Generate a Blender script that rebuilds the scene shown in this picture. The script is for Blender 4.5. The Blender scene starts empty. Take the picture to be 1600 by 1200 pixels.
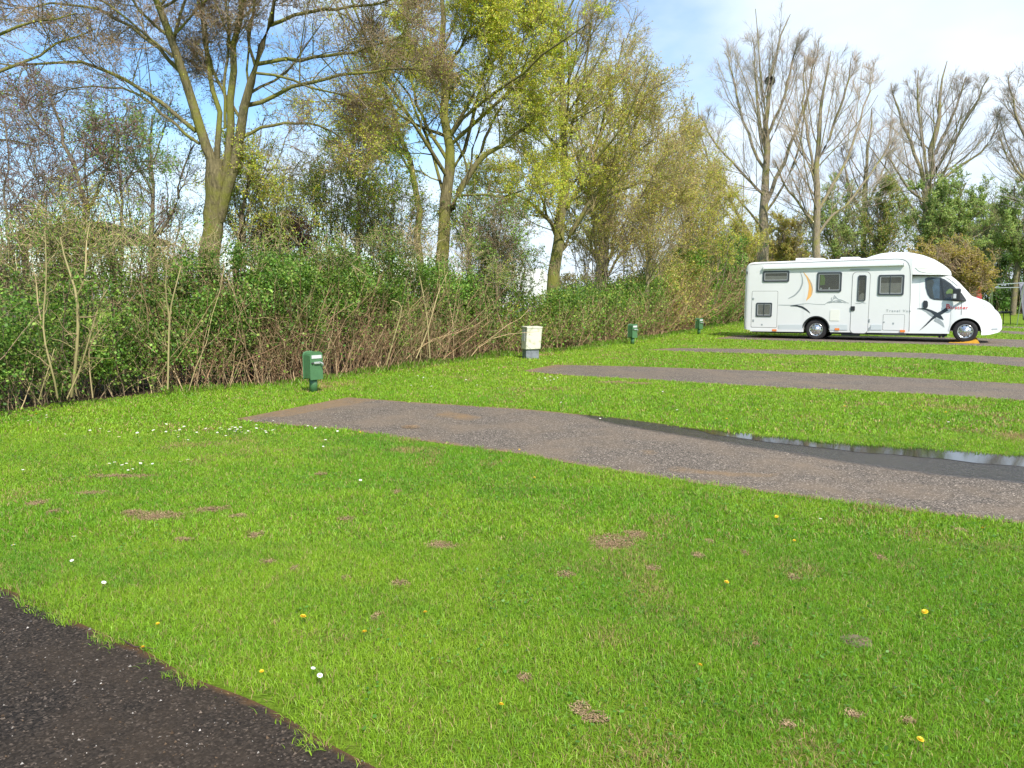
import bpy, math, random
import numpy as np
from mathutils import Vector, Matrix
random.seed(7); RNG = np.random.default_rng(7)
S = bpy.context.scene; COL = S.collection

# ------------------------------------------------------------------ camera
EYE = 1.45; FPX = 1200.0; HZ = 464.0
PITCH = math.atan((600 - HZ) / FPX)
cd = bpy.data.cameras.new('camera'); cam = bpy.data.objects.new('camera', cd); COL.objects.link(cam)
cam.location = (0, 0, EYE); cam.rotation_euler = (math.pi/2 - PITCH, 0, 0)
cd.sensor_width = 36; cd.lens = 27.0; cd.clip_start = 0.05; cd.clip_end = 2000
S.camera = cam
# ------------------------------------------------------------------ sky, sun, exposure
SUN_EL = math.radians(47); SUN_AZ = math.atan2(0.35, -0.94)      # compass angle from +Y towards +X
S.view_settings.view_transform = 'Standard'; S.view_settings.look = 'None'
S.view_settings.gamma = 1; S.view_settings.use_curve_mapping = False
S.view_settings.exposure = 0.92
w = bpy.data.worlds.new('World'); S.world = w; w.use_nodes = True
nt = w.node_tree; nt.nodes.clear()
def N(nt, t, **kw):
    n = nt.nodes.new(t)
    for k, v in kw.items():
        if k in n.inputs: n.inputs[k].default_value = v
        else: setattr(n, k, v)
    return n
sky = N(nt, 'ShaderNodeTexSky', sky_type='NISHITA', sun_disc=False, sun_elevation=SUN_EL, sun_rotation=SUN_AZ, air_density=1.0, dust_density=0.5, ozone_density=2.5)
tc = N(nt, 'ShaderNodeTexCoord')
sp = N(nt, 'ShaderNodeSeparateXYZ'); nt.links.new(tc.outputs['Generated'], sp.inputs[0])
zz = N(nt, 'ShaderNodeMath', operation='ADD'); nt.links.new(sp.outputs[2], zz.inputs[0]); zz.inputs[1].default_value = 0.28
zm = N(nt, 'ShaderNodeMath', operation='MAXIMUM'); nt.links.new(zz.outputs[0], zm.inputs[0]); zm.inputs[1].default_value = 0.1
dx = N(nt, 'ShaderNodeMath', operation='DIVIDE'); nt.links.new(sp.outputs[0], dx.inputs[0]); nt.links.new(zm.outputs[0], dx.inputs[1])
dy = N(nt, 'ShaderNodeMath', operation='DIVIDE'); nt.links.new(sp.outputs[1], dy.inputs[0]); nt.links.new(zm.outputs[0], dy.inputs[1])
cb = N(nt, 'ShaderNodeCombineXYZ'); nt.links.new(dx.outputs[0], cb.inputs[0]); nt.links.new(dy.outputs[0], cb.inputs[1]); cb.inputs[2].default_value = 3.3
cn = N(nt, 'ShaderNodeTexNoise'); nt.links.new(cb.outputs[0], cn.inputs['Vector'])
cn.inputs['Scale'].default_value = 1.5; cn.inputs['Detail'].default_value = 6; cn.inputs['Roughness'].default_value = 0.5
bi = N(nt, 'ShaderNodeMath', operation='MULTIPLY_ADD'); nt.links.new(sp.outputs[0], bi.inputs[0]); bi.inputs[1].default_value = 0.34; nt.links.new(cn.outputs[0], bi.inputs[2])
cr = N(nt, 'ShaderNodeValToRGB'); nt.links.new(bi.outputs[0], cr.inputs[0])
cr.color_ramp.elements[0].position = 0.32; cr.color_ramp.elements[0].color = (0.0, 0.0, 0.0, 1)
cr.color_ramp.elements[1].position = 0.53; cr.color_ramp.elements[1].color = (0.93, 0.93, 0.93, 1)
# cloud tone: white to pale blue grey
cn2 = N(nt, 'ShaderNodeTexNoise'); nt.links.new(cb.outputs[0], cn2.inputs['Vector']); cn2.inputs['Scale'].default_value = 2.7; cn2.inputs['Detail'].default_value = 4
cr2 = N(nt, 'ShaderNodeValToRGB'); nt.links.new(cn2.outputs[0], cr2.inputs[0])
cr2.color_ramp.elements[0].position = 0.35; cr2.color_ramp.elements[0].color = (0.56, 0.66, 0.79, 1)
cr2.color_ramp.elements[1].position = 0.7; cr2.color_ramp.elements[1].color = (0.70, 0.78, 0.88, 1)
cs = N(nt, 'ShaderNodeVectorMath', operation='SCALE'); nt.links.new(cr2.outputs[0], cs.inputs[0]); cs.inputs['Scale'].default_value = 5.5
hs = N(nt, 'ShaderNodeHueSaturation'); nt.links.new(sky.outputs[0], hs.inputs['Color']); hs.inputs['Saturation'].default_value = 1.15; hs.inputs['Value'].default_value = 0.84
mx = N(nt, 'ShaderNodeMix', data_type='RGBA'); nt.links.new(cr.outputs[0], mx.inputs[0])
nt.links.new(hs.outputs[0], mx.inputs[6]); nt.links.new(cs.outputs[0], mx.inputs[7])
bg = N(nt, 'ShaderNodeBackground', Strength=0.15); nt.links.new(mx.outputs[2], bg.inputs[0])
wo = N(nt, 'ShaderNodeOutputWorld'); nt.links.new(bg.outputs[0], wo.inputs[0])
sd = bpy.data.lights.new('sun', 'SUN'); sd.energy = 3.2; sd.angle = math.radians(0.6); sd.color = (1.0, 0.95, 0.86)
so = bpy.data.objects.new('sun', sd); COL.objects.link(so); so.location = (5, -10, 20)
sv = Vector((math.sin(SUN_AZ)*math.cos(SUN_EL), math.cos(SUN_AZ)*math.cos(SUN_EL), math.sin(SUN_EL)))
so.rotation_euler = sv.to_track_quat('Z', 'Y').to_euler()

# ------------------------------------------------------------------ pixel helpers (photo pixels to metres)
CP, SP = math.cos(PITCH), math.sin(PITCH)
def ray(px, py):
    x = (px - 800) / FPX; y = -(py - 600) / FPX
    return np.array([x, CP + y*SP, -SP + y*CP])
def gnd(px, py, z=0.0):
    r = ray(px, py); k = (z - EYE) / r[2]; return np.array([r[0]*k, r[1]*k, z])
def at(px, py, Y):
    r = ray(px, py); k = Y / r[1]; return np.array([r[0]*k, Y, EYE + r[2]*k])
def nz(x, y, sc, seed=0):
    """smooth value noise 0..1"""
    x = np.asarray(x)*sc + seed*17.31 + 500; y = np.asarray(y)*sc + seed*9.17 + 500
    xi = np.floor(x).astype(np.int64); yi = np.floor(y).astype(np.int64)
    fx = x - xi; fy = y - yi; fx = fx*fx*(3-2*fx); fy = fy*fy*(3-2*fy)
    def h(a, b):
        n = (a*374761393 + b*668265263 + seed*144665) & 0x7fffffff
        n = ((n ^ (n >> 13)) * 1274126177) & 0x7fffffff
        return ((n ^ (n >> 16)) & 0xffff) / 65535.0
    return (h(xi, yi)*(1-fx) + h(xi+1, yi)*fx)*(1-fy) + (h(xi, yi+1)*(1-fx) + h(xi+1, yi+1)*fx)*fy

# ------------------------------------------------------------------ object helpers
def mesh_np(name, verts, faces, colors=None, smooth=False):
    """verts (N,3); faces list of int arrays (F,k)"""
    me = bpy.data.meshes.new(name)
    verts = np.asarray(verts, dtype=np.float32)
    faces = [np.asarray(f, dtype=np.int32) for f in faces if len(f)]
    me.vertices.add(len(verts)); me.vertices.foreach_set('co', verts.ravel())
    tot = np.concatenate([np.full(len(f), f.shape[1], dtype=np.int32) for f in faces])
    loops = np.concatenate([f.ravel() for f in faces])
    st = np.concatenate([[0], np.cumsum(tot)[:-1]]).astype(np.int32)
    me.loops.add(len(loops)); me.loops.foreach_set('vertex_index', loops)
    me.polygons.add(len(tot)); me.polygons.foreach_set('loop_start', st); me.polygons.foreach_set('loop_total', tot)
    if smooth: me.polygons.foreach_set('use_smooth', np.ones(len(tot), dtype=bool))
    me.update(calc_edges=True)
    if colors is not None:
        a = me.color_attributes.new('Col', 'FLOAT_COLOR', 'POINT')
        c = np.ones((len(verts), 4), dtype=np.float32); c[:, :3] = colors
        a.data.foreach_set('color', c.ravel())
    return me
def link(name, me, mat=None, parent=None, loc=(0,0,0)):
    o = bpy.data.objects.new(name, me); COL.objects.link(o)
    if mat is not None: me.materials.append(mat)
    if parent is not None: o.parent = parent
    o.location = loc
    return o
def tag(o, label=None, cat=None, group=None, kind=None):
    if label: o['label'] = label
    if cat: o['category'] = cat
    if group: o['group'] = group
    if kind: o['kind'] = kind
    return o
def empty(name, loc=(0,0,0), rz=0.0, **kw):
    o = bpy.data.objects.new(name, None); COL.objects.link(o); o.location = loc; o.rotation_euler = (0,0,rz)
    o.empty_display_size = 0.2
    return tag(o, **kw)
def copy_tree(o, parent=None):
    c = o.copy(); COL.objects.link(c); c.parent = parent
    for ch in list(o.children): copy_tree(ch, c)
    return c
class MB:
    def __init__(s): s.v = []; s.f = []; s.n = 0
    def add(s, v, f):
        b = s.n; s.v += [tuple(map(float, p)) for p in v]; s.f += [[b+i for i in q] for q in f]; s.n += len(v); return s
    def box(s, x0, x1, y0, y1, z0, z1):
        v = [(x,y,z) for z in (z0,z1) for y in (y0,y1) for x in (x0,x1)]
        return s.add(v, [(0,2,3,1),(4,5,7,6),(0,1,5,4),(2,6,7,3),(0,4,6,2),(1,3,7,5)])
    def tube(s, pts, r, n=8, cap=True):
        pts = [np.array(p, float) for p in pts]; rs = r if hasattr(r, '__len__') else [r]*len(pts)
        V = []; 
        for i, p in enumerate(pts):
            t = pts[min(i+1, len(pts)-1)] - pts[max(i-1, 0)]; t /= np.linalg.norm(t)+1e-9
            a = np.cross(t, [0,0,1]) if abs(t[2]) < .9 else np.cross(t, [1,0,0]); a /= np.linalg.norm(a); b = np.cross(t, a)
            for k in range(n):
                q = 2*math.pi*k/n; V.append(p + rs[i]*(math.cos(q)*a + math.sin(q)*b))
        F = [(i*n+k, i*n+(k+1)%n, (i+1)*n+(k+1)%n, (i+1)*n+k) for i in range(len(pts)-1) for k in range(n)]
        if cap: F += [tuple(range(n)), tuple((len(pts)-1)*n+k for k in range(n))]
        return s.add(V, F)
    def lathe(s, prof, n=32, axis='y', c=(0,0,0)):
        """prof: (radius, offset along axis)"""
        V = []
        for r, o in prof:
            for k in range(n):
                q = 2*math.pi*k/n
                if axis == 'y': V.append((c[0]+r*math.cos(q), c[1]+o, c[2]+r*math.sin(q)))
                else: V.append((c[0]+r*math.cos(q), c[1]+r*math.sin(q), c[2]+o))
        F = [(i*n+k, i*n+(k+1)%n, (i+1)*n+(k+1)%n, (i+1)*n+k) for i in range(len(prof)-1) for k in range(n)]
        return s.add(V, F)
    def prism(s, poly, y0, y1):
        """poly in (x,z), extruded along y"""
        n = len(poly); V = [(x,y0,z) for x,z in poly] + [(x,y1,z) for x,z in poly]
        F = [tuple(range(n)), tuple(range(2*n-1, n-1, -1))] + [(i,(i+1)%n,n+(i+1)%n,n+i) for i in range(n)]
        return s.add(V, F)
    def build(s, name, mat, parent=None, smooth=False, bevel=0, loc=(0,0,0)):
        me = bpy.data.meshes.new(name); me.from_pydata(s.v, [], s.f); me.update()
        o = link(name, me, mat, parent, loc)
        if smooth:
            for p in me.polygons: p.use_smooth = True
        if bevel:
            m = o.modifiers.new('bevel', 'BEVEL'); m.width = bevel; m.segments = 3; m.limit_method = 'ANGLE'; m.angle_limit = math.radians(40)
        return o

# ------------------------------------------------------------------ materials
def newmat(name):
    m = bpy.data.materials.new(name); m.use_nodes = True; t = m.node_tree; t.nodes.clear()
    out = N(t, 'ShaderNodeOutputMaterial'); b = N(t, 'ShaderNodeBsdfPrincipled'); t.links.new(b.outputs[0], out.inputs[0])
    return m, t, b, out
def simple(name, col, rough=0.5, metal=0.0, spec=0.5, coat=0.0, var=0.0, vscale=8.0, bump=0.0, dirt=None, alpha=None):
    m, t, b, out = newmat(name)
    b.inputs['Roughness'].default_value = rough; b.inputs['Metallic'].default_value = metal
    b.inputs['Specular IOR Level'].default_value = spec; b.inputs['Coat Weight'].default_value = coat
    c = N(t, 'ShaderNodeTexCoord'); n = N(t, 'ShaderNodeTexNoise', Scale=vscale, Detail=6.0); t.links.new(c.outputs['Object'], n.inputs['Vector'])
    r = N(t, 'ShaderNodeValToRGB'); t.links.new(n.outputs[0], r.inputs[0])
    d = dirt if dirt else tuple(x*(1-var) for x in col)
    r.color_ramp.elements[0].position = 0.35; r.color_ramp.elements[0].color = (*d, 1)
    r.color_ramp.elements[1].position = 0.65 if not dirt else 0.5; r.color_ramp.elements[1].color = (*col, 1)
    t.links.new(r.outputs[0], b.inputs['Base Color'])
    if bump:
        bp = N(t, 'ShaderNodeBump', Strength=bump, Distance=0.01); n2 = N(t, 'ShaderNodeTexNoise', Scale=vscale*8, Detail=5.0)
        t.links.new(c.outputs['Object'], n2.inputs['Vector']); t.links.new(n2.outputs[0], bp.inputs['Height']); t.links.new(bp.outputs[0], b.inputs['Normal'])
    return m
def leafmat(name, trans=0.35, rough=0.5, spec=0.3):
    m, t, b, out = newmat(name); a = N(t, 'ShaderNodeAttribute', attribute_name='Col')
    t.links.new(a.outputs['Color'], b.inputs['Base Color']); b.inputs['Roughness'].default_value = rough; b.inputs['Specular IOR Level'].default_value = spec
    if trans:
        tr = N(t, 'ShaderNodeBsdfTranslucent'); mxs = N(t, 'ShaderNodeMixShader', Fac=trans)
        hv = N(t, 'ShaderNodeHueSaturation', Saturation=1.1, Value=1.2); t.links.new(a.outputs['Color'], hv.inputs['Color']); t.links.new(hv.outputs[0], tr.inputs[0])
        t.links.new(b.outputs[0], mxs.inputs[1]); t.links.new(tr.outputs[0], mxs.inputs[2]); t.links.new(mxs.outputs[0], out.inputs[0])
    return m
M_LEAF = leafmat('leaf'); M_GRASS = leafmat('grass_blade', 0.3, 0.45, 0.35)
M_STEM = leafmat('stem', 0, 0.8, 0.15)
def barkmat(name, c1, c2, moss, mossy=0.5):
    m, t, b, out = newmat(name); b.inputs['Roughness'].default_value = 0.9; b.inputs['Specular IOR Level'].default_value = 0.15
    c = N(t, 'ShaderNodeTexCoord'); mp = N(t, 'ShaderNodeMapping'); mp.inputs['Scale'].default_value = (9, 9, 1.6); t.links.new(c.outputs['Object'], mp.inputs[0])
    n = N(t, 'ShaderNodeTexNoise', Scale=2.5, Detail=8.0, Roughness=0.7); t.links.new(mp.outputs[0], n.inputs['Vector'])
    r = N(t, 'ShaderNodeValToRGB'); t.links.new(n.outputs[0], r.inputs[0])
    r.color_ramp.elements[0].position = 0.35; r.color_ramp.elements[0].color = (*c1, 1); r.color_ramp.elements[1].position = 0.65; r.color_ramp.elements[1].color = (*c2, 1)
    n2 = N(t, 'ShaderNodeTexNoise', Scale=1.7, Detail=7.0, Roughness=0.65); t.links.new(c.outputs['Object'], n2.inputs['Vector'])
    r2 = N(t, 'ShaderNodeValToRGB'); t.links.new(n2.outputs[0], r2.inputs[0]); r2.color_ramp.elements[0].position = 0.62-mossy*.4; r2.color_ramp.elements[1].position = 0.75-mossy*.4
    mxx = N(t, 'ShaderNodeMix', data_type='RGBA'); t.links.new(r2.outputs[0], mxx.inputs[0]); t.links.new(r.outputs[0], mxx.inputs[6]); mxx.inputs[7].default_value = (*moss, 1)
    n3 = N(t, 'ShaderNodeTexNoise', Scale=14.0, Detail=6.0); t.links.new(mp.outputs[0], n3.inputs['Vector'])
    t.links.new(mxx.outputs[2], b.inputs['Base Color'])
    bp = N(t, 'ShaderNodeBump', Strength=1.0, Distance=0.05); t.links.new(n.outputs[0], bp.inputs['Height']); t.links.new(bp.outputs[0], b.inputs['Normal'])
    return m
BARK_MOSS = barkmat('mossy_bark', (0.10,0.088,0.045), (0.27,0.225,0.12), (0.21,0.21,0.05), 0.45)
BARK_GREY = barkmat('grey_bark', (0.16,0.13,0.095), (0.38,0.31,0.22), (0.27,0.25,0.09), 0.35)
BARK_DARK = barkmat('dark_bark', (0.12,0.10,0.07), (0.29,0.24,0.165), (0.24,0.23,0.08), 0.3)

# ------------------------------------------------------------------ vectorised branching
def norm(a): return a / (np.linalg.norm(a, axis=-1, keepdims=True) + 1e-9)
def tubes(P, R, n=4):
    """P (B,K,3), R (B,K) -> verts, quads"""
    B, K, _ = P.shape
    T = np.empty_like(P); T[:,1:-1] = P[:,2:]-P[:,:-2]; T[:,0] = P[:,1]-P[:,0]; T[:,-1] = P[:,-1]-P[:,-2]; T = norm(T)
    ref = np.where(np.abs(T[...,2:3]) < .9, np.array([0,0,1.]), np.array([1.,0,0]))
    A = norm(np.cross(T, ref)); C = np.cross(T, A)
    q = np.arange(n)*2*math.pi/n
    V = P[:,:,None,:] + R[:,:,None,None]*(np.cos(q)[:,None]*A[:,:,None,:] + np.sin(q)[:,None]*C[:,:,None,:])
    idx = np.arange(B*K*n).reshape(B, K, n)
    a = idx[:,:-1,:]; b = np.roll(a, -1, axis=2); d = idx[:,1:,:]; c = np.roll(d, -1, axis=2)
    return V.reshape(-1,3), np.stack([a,b,c,d], -1).reshape(-1,4)
def merge(parts):
    vs=[]; fs={}; b=0; cs=[]
    for p in parts:
        v, f = p[0], p[1]
        vs.append(v); fs.setdefault(f.shape[1], []).append(f+b); b += len(v)
        if len(p) > 2: cs.append(p[2])
    return np.concatenate(vs), [np.concatenate(x) for x in fs.values()], (np.concatenate(cs) if cs else None)
def resample(pts, K):
    pts = np.asarray(pts, float); d = np.r_[0, np.cumsum(np.linalg.norm(np.diff(pts[:,:3], axis=0), axis=1))]
    t = np.linspace(0, d[-1], K)
    out = np.stack([np.interp(t, d, pts[:,i]) for i in range(pts.shape[1])], 1)
    for _ in range(2): out[1:-1] = .5*out[1:-1] + .25*(out[:-2]+out[2:])
    return out
def children(P, R, n, t0, t1, ang, L, Lmin, rr, rmin, K, wig, up, rng, bias=(0,0,0), taper=0.3, lpow=0.6):
    """grow n children on each parent polyline; L = length relative to distance left on the parent mixed with absolute"""
    B, KP, _ = P.shape
    t = rng.uniform(t0, t1, (B, n)); t.sort(axis=1)
    x = t*(KP-1); i = np.clip(x.astype(int), 0, KP-2); fr = (x-i)[...,None]; bi = np.arange(B)[:,None]
    p = P[bi,i]*(1-fr) + P[bi,i+1]*fr; tan = norm(P[bi,i+1]-P[bi,i]); rad = R[bi,i]*(1-fr[...,0]) + R[bi,i+1]*fr[...,0]
    plen = np.linalg.norm(np.diff(P, axis=1), axis=2).sum(1)[:,None]
    rv = rng.normal(size=p.shape) + np.array(bias); perp = norm(rv - (rv*tan).sum(-1, keepdims=True)*tan)
    a = np.radians(rng.normal(ang[0], ang[1], (B,n)))[...,None]
    d = norm(np.cos(a)*tan + np.sin(a)*perp)
    ln = (L*plen*(1.05-t)**lpow)*rng.uniform(.6,1.15,(B,n)); ln = np.maximum(ln, Lmin)
    p = p.reshape(-1,3); d = d.reshape(-1,3); ln = ln.reshape(-1); r0 = np.maximum((rad.reshape(-1))*rr*rng.uniform(.75,1.1,len(p)), rmin)
    out = np.empty((len(p), K, 3)); out[:,0] = p; st = (ln/(K-1))[:,None]
    for k in range(1, K):
        d = norm(d + rng.normal(size=d.shape)*wig + np.array([0,0,up])); p = p + d*st; out[:,k] = p
    RR = r0[:,None]*np.linspace(1, taper, K)[None]; RR = np.maximum(RR, rmin*.7)
    return out, RR
def leafquads(p, size, rng, col, colvar=0.25, updir=0.3, aspect=0.6, clump=None):
    n = len(p); nrm = norm(rng.normal(size=(n,3)) + np.array([0,-.15,updir])); a = norm(np.cross(nrm, rng.normal(size=(n,3)))); b = np.cross(nrm, a)
    s = (size*rng.uniform(.6,1.3,n))[:,None]
    V = np.stack([p-a*s*.5, p-b*s*.5*aspect, p+a*s*.5, p+b*s*.5*aspect], 1).reshape(-1,3)
    F = np.arange(n*4).reshape(-1,4)
    c = np.asarray(col)[rng.integers(0, len(col), n)] if np.ndim(col) == 2 else np.tile(col, (n,1))
    br = rng.uniform(1-colvar, 1+colvar, (n,1))
    if clump is not None: br = br*clump[:,None]
    c = c*br*(1+rng.normal(size=(n,3))*.06)
    return V, F, np.repeat(np.clip(c, .004, .9), 4, axis=0)

YG = [(0.56,0.58,0.065),(0.48,0.53,0.06),(0.60,0.52,0.09),(0.38,0.47,0.06)]     # fresh yellow green
GR = [(0.16,0.31,0.06),(0.22,0.37,0.07),(0.12,0.23,0.05),(0.32,0.44,0.09)]      # green
OL = [(0.52,0.45,0.10),(0.44,0.41,0.10),(0.54,0.41,0.15),(0.38,0.40,0.08)]       # olive catkins
RB = [(0.30,0.19,0.10),(0.36,0.24,0.13),(0.24,0.17,0.09)]                         # red brown buds
PU = [(0.17,0.08,0.07),(0.22,0.11,0.09),(0.14,0.09,0.06)]

def make_tree(name, label, cat, limbs, Y, seed, bark=BARK_GREY, twigcol=(0.17,0.13,0.09), levels=(), leaf=None, group=None, depthvar=0.12, K0=12, limbw=1.0, skip0=0, base=None):
    """limbs: list of pixel polylines [(px,py,width_px[,dY])...], standing at distance Y"""
    rng = np.random.default_rng(seed)
    P=[]; R=[]
    for li, L in enumerate(limbs):
        pts=[]; off = 0 if li == 0 else rng.normal()*depthvar
        for k, q in enumerate(L):
            dy = q[3] if len(q) > 3 else off*k/(len(L)-1)*(abs(q[1]-L[0][1])+abs(q[0]-L[0][0]))/FPX*Y
            pt = at(q[0], q[1], Y+dy); pts.append([*pt, q[2]/2/FPX*Y])
        r = resample(pts, K0); 
        ln = np.linalg.norm(r[-1,:3]-r[0,:3]); r[1:-1,:3] += rng.normal(size=(K0-2,3))*ln*.006
        P.append(r[:,:3]); R.append(r[:,3]*(.80 if li == 0 else .62)*limbw)
    P = np.array(P); R = np.array(R)
    b = base if base is not None else np.array([P[0,0,0], P[0,0,1], 0.0])
    # carry the trunks down to the ground
    foot = []
    for i in range(len(P)):
        if limbs[i][0][1] > 372 or i == 0:
            foot.append((np.stack([np.array([P[i,0,0]*.55+b[0]*.45, P[i,0,1]*.55+b[1]*.45, -.05]), (P[i,0]*.5+np.array([P[i,0,0]*.55+b[0]*.45, P[i,0,1]*.55+b[1]*.45,0])*.5), P[i,0]+np.array([0,0,.02])])[None], np.array([[R[i,0]*1.2, R[i,0]*1.05, R[i,0]]])))
    root = empty(name, b, label=label, cat=cat, group=group)
    tr = [tubes(P-b, R, 10)] + [tubes(f[0]-b, f[1], 10) for f in foot]
    lv=[]; p, r = P, R; allp=[(P,R)]
    thick=[]; thin=[]
    srcs = [(P, R)]
    for k, lk in enumerate(levels):
        src = srcs[lk.get('src', -1)]
        if k == 0 and skip0: src = (src[0][skip0:], src[1][skip0:])
        q, rr = children(src[0], src[1], lk['n'], lk.get('t0',.15), lk.get('t1',1), lk.get('ang',(40,12)), lk['L'], lk.get('Lmin',.1), lk.get('rr',.5), lk.get('rmin',.004), lk.get('K',5), lk.get('wig',.15), lk.get('up',.05), rng, lk.get('bias',(0,0,0)), lk.get('taper',.3), lk.get('lpow',.6))
        # drop anything that would dive under ground
        ok = q[:,:,2].min(1) > lk.get('zmin', .3)
        q = q[ok]; rr = rr[ok]
        srcs.append((q, rr))
        (thick if k == 0 else thin).append((q, rr))
    if thick: tr += [tubes(q-b, rr, 6) for q, rr in thick]
    v, f, _ = merge(tr); link('trunk', mesh_np('trunk', v, f, smooth=True), bark, root)
    if thin:
        parts=[]
        for q, rr in thin:
            vv, ff = tubes(q-b, rr, 3); c = np.asarray(twigcol)*rng.uniform(1.05,1.9,(len(q),1))*(1+rng.normal(size=(len(q),3))*.05)
            parts.append((vv, ff, np.repeat(np.clip(c,.01,.9), q.shape[1]*3, axis=0)))
        v, f, c = merge(parts); link('twigs', mesh_np('twigs', v, f, c), M_STEM, root)
    if leaf:
        parts=[]
        for lf in (leaf if isinstance(leaf, list) else [leaf]):
            q = srcs[lf.get('src', -1)][0]; B, K, _ = q.shape; n = int(lf['n']*1.6)
            ti = rng.uniform(.2, 1, (B, n))*(K-1); ii = np.clip(ti.astype(int), 0, K-2); fr = (ti-ii)[...,None]; bi = np.arange(B)[:,None]
            pp = (q[bi,ii]*(1-fr) + q[bi,ii+1]*fr).reshape(-1,3) + rng.normal(size=(B*n,3))*lf.get('spread',.03)
            keep = np.ones(len(pp), bool)
            if 'z' in lf:   # mostly within this height band
                z0, z1 = lf['z']; pr = 1/(1+np.exp((pp[:,2]-z1)/.5)) * 1/(1+np.exp(-(pp[:,2]-z0)/.5)); keep &= rng.uniform(size=len(pp)) < pr
            if 'x' in lf:
                x0, x1 = lf['x']; keep &= rng.uniform(size=len(pp)) < (1/(1+np.exp(-(pp[:,0]-x0)/.4)))*(1/(1+np.exp((pp[:,0]-x1)/.4)))
            nn = nz(pp[:,0]+pp[:,2]*.7, pp[:,1]+pp[:,2], lf.get('csc',1.6), seed+3); keep &= rng.uniform(size=len(pp)) < np.clip((nn-lf.get('cut',.2))*4, 0.05, 1)
            pp = pp[keep]; nn = nn[keep]
            if len(pp): parts.append(leafquads(pp-b, lf.get('size',.04), rng, np.array(lf['col']), .25, clump=.8+.4*nn))
        if parts:
            v, f, c = merge(parts); link('foliage', mesh_np('foliage', v, f, c), M_LEAF, root)
    return root

# ================================================================== GROUND
def inpoly(x, y, poly):
    c = np.zeros(len(x), bool); xj, yj = poly[-1]
    for xi, yi in poly:
        hit = ((yi > y) != (yj > y)); 
        with np.errstate(divide='ignore', invalid='ignore'):
            c ^= hit & (x < (xj-xi)*(y-yi)/(yj-yi+1e-12)+xi)
        xj, yj = xi, yi
    return c
def sheet_mat():
    m, t, b, out = newmat('lawn_ground'); b.inputs['Roughness'].default_value = 1.0; b.inputs['Specular IOR Level'].default_value = 0.1
    g = N(t, 'ShaderNodeNewGeometry')
    n = N(t, 'ShaderNodeTexNoise', Scale=0.6, Detail=8.0, Roughness=0.65); t.links.new(g.outputs['Position'], n.inputs['Vector'])
    r = N(t, 'ShaderNodeValToRGB'); t.links.new(n.outputs[0], r.inputs[0])
    e = r.color_ramp.elements; e[0].position = .3; e[0].color = (0.15,0.27,0.022,1); e[1].position = .7; e[1].color = (0.27,0.38,0.036,1)
    n2 = N(t, 'ShaderNodeTexNoise', Scale=40.0, Detail=5.0, Roughness=.8); t.links.new(g.outputs['Position'], n2.inputs['Vector'])
    r2 = N(t, 'ShaderNodeValToRGB'); t.links.new(n2.outputs[0], r2.inputs[0]); r2.color_ramp.elements[0].position=.35; r2.color_ramp.elements[0].color=(.38,.36,.28,1); r2.color_ramp.elements[1].position=.65; r2.color_ramp.elements[1].color=(1,1,1,1)
    mu = N(t, 'ShaderNodeMix', data_type='RGBA', blend_type='MULTIPLY'); mu.inputs[0].default_value = 1; t.links.new(r.outputs[0], mu.inputs[6]); t.links.new(r2.outputs[0], mu.inputs[7])
    t.links.new(mu.outputs[2], b.inputs['Base Color'])
    bp = N(t, 'ShaderNodeBump', Strength=.8, Distance=.03); t.links.new(n2.outputs[0], bp.inputs['Height']); t.links.new(bp.outputs[0], b.inputs['Normal'])
    return m
xs = np.array([-400,-150,-60,-30,0,30,60,150,400.]); V = [(x,y,0) for y in (-200,-20,0,20,60,120,300,800) for x in xs]
nx = len(xs); F = [(j*nx+i, j*nx+i+1, (j+1)*nx+i+1, (j+1)*nx+i) for j in range(7) for i in range(nx-1)]
tag(link('ground', mesh_np('ground', V, [np.array(F)]), sheet_mat()), kind='structure')

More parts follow.
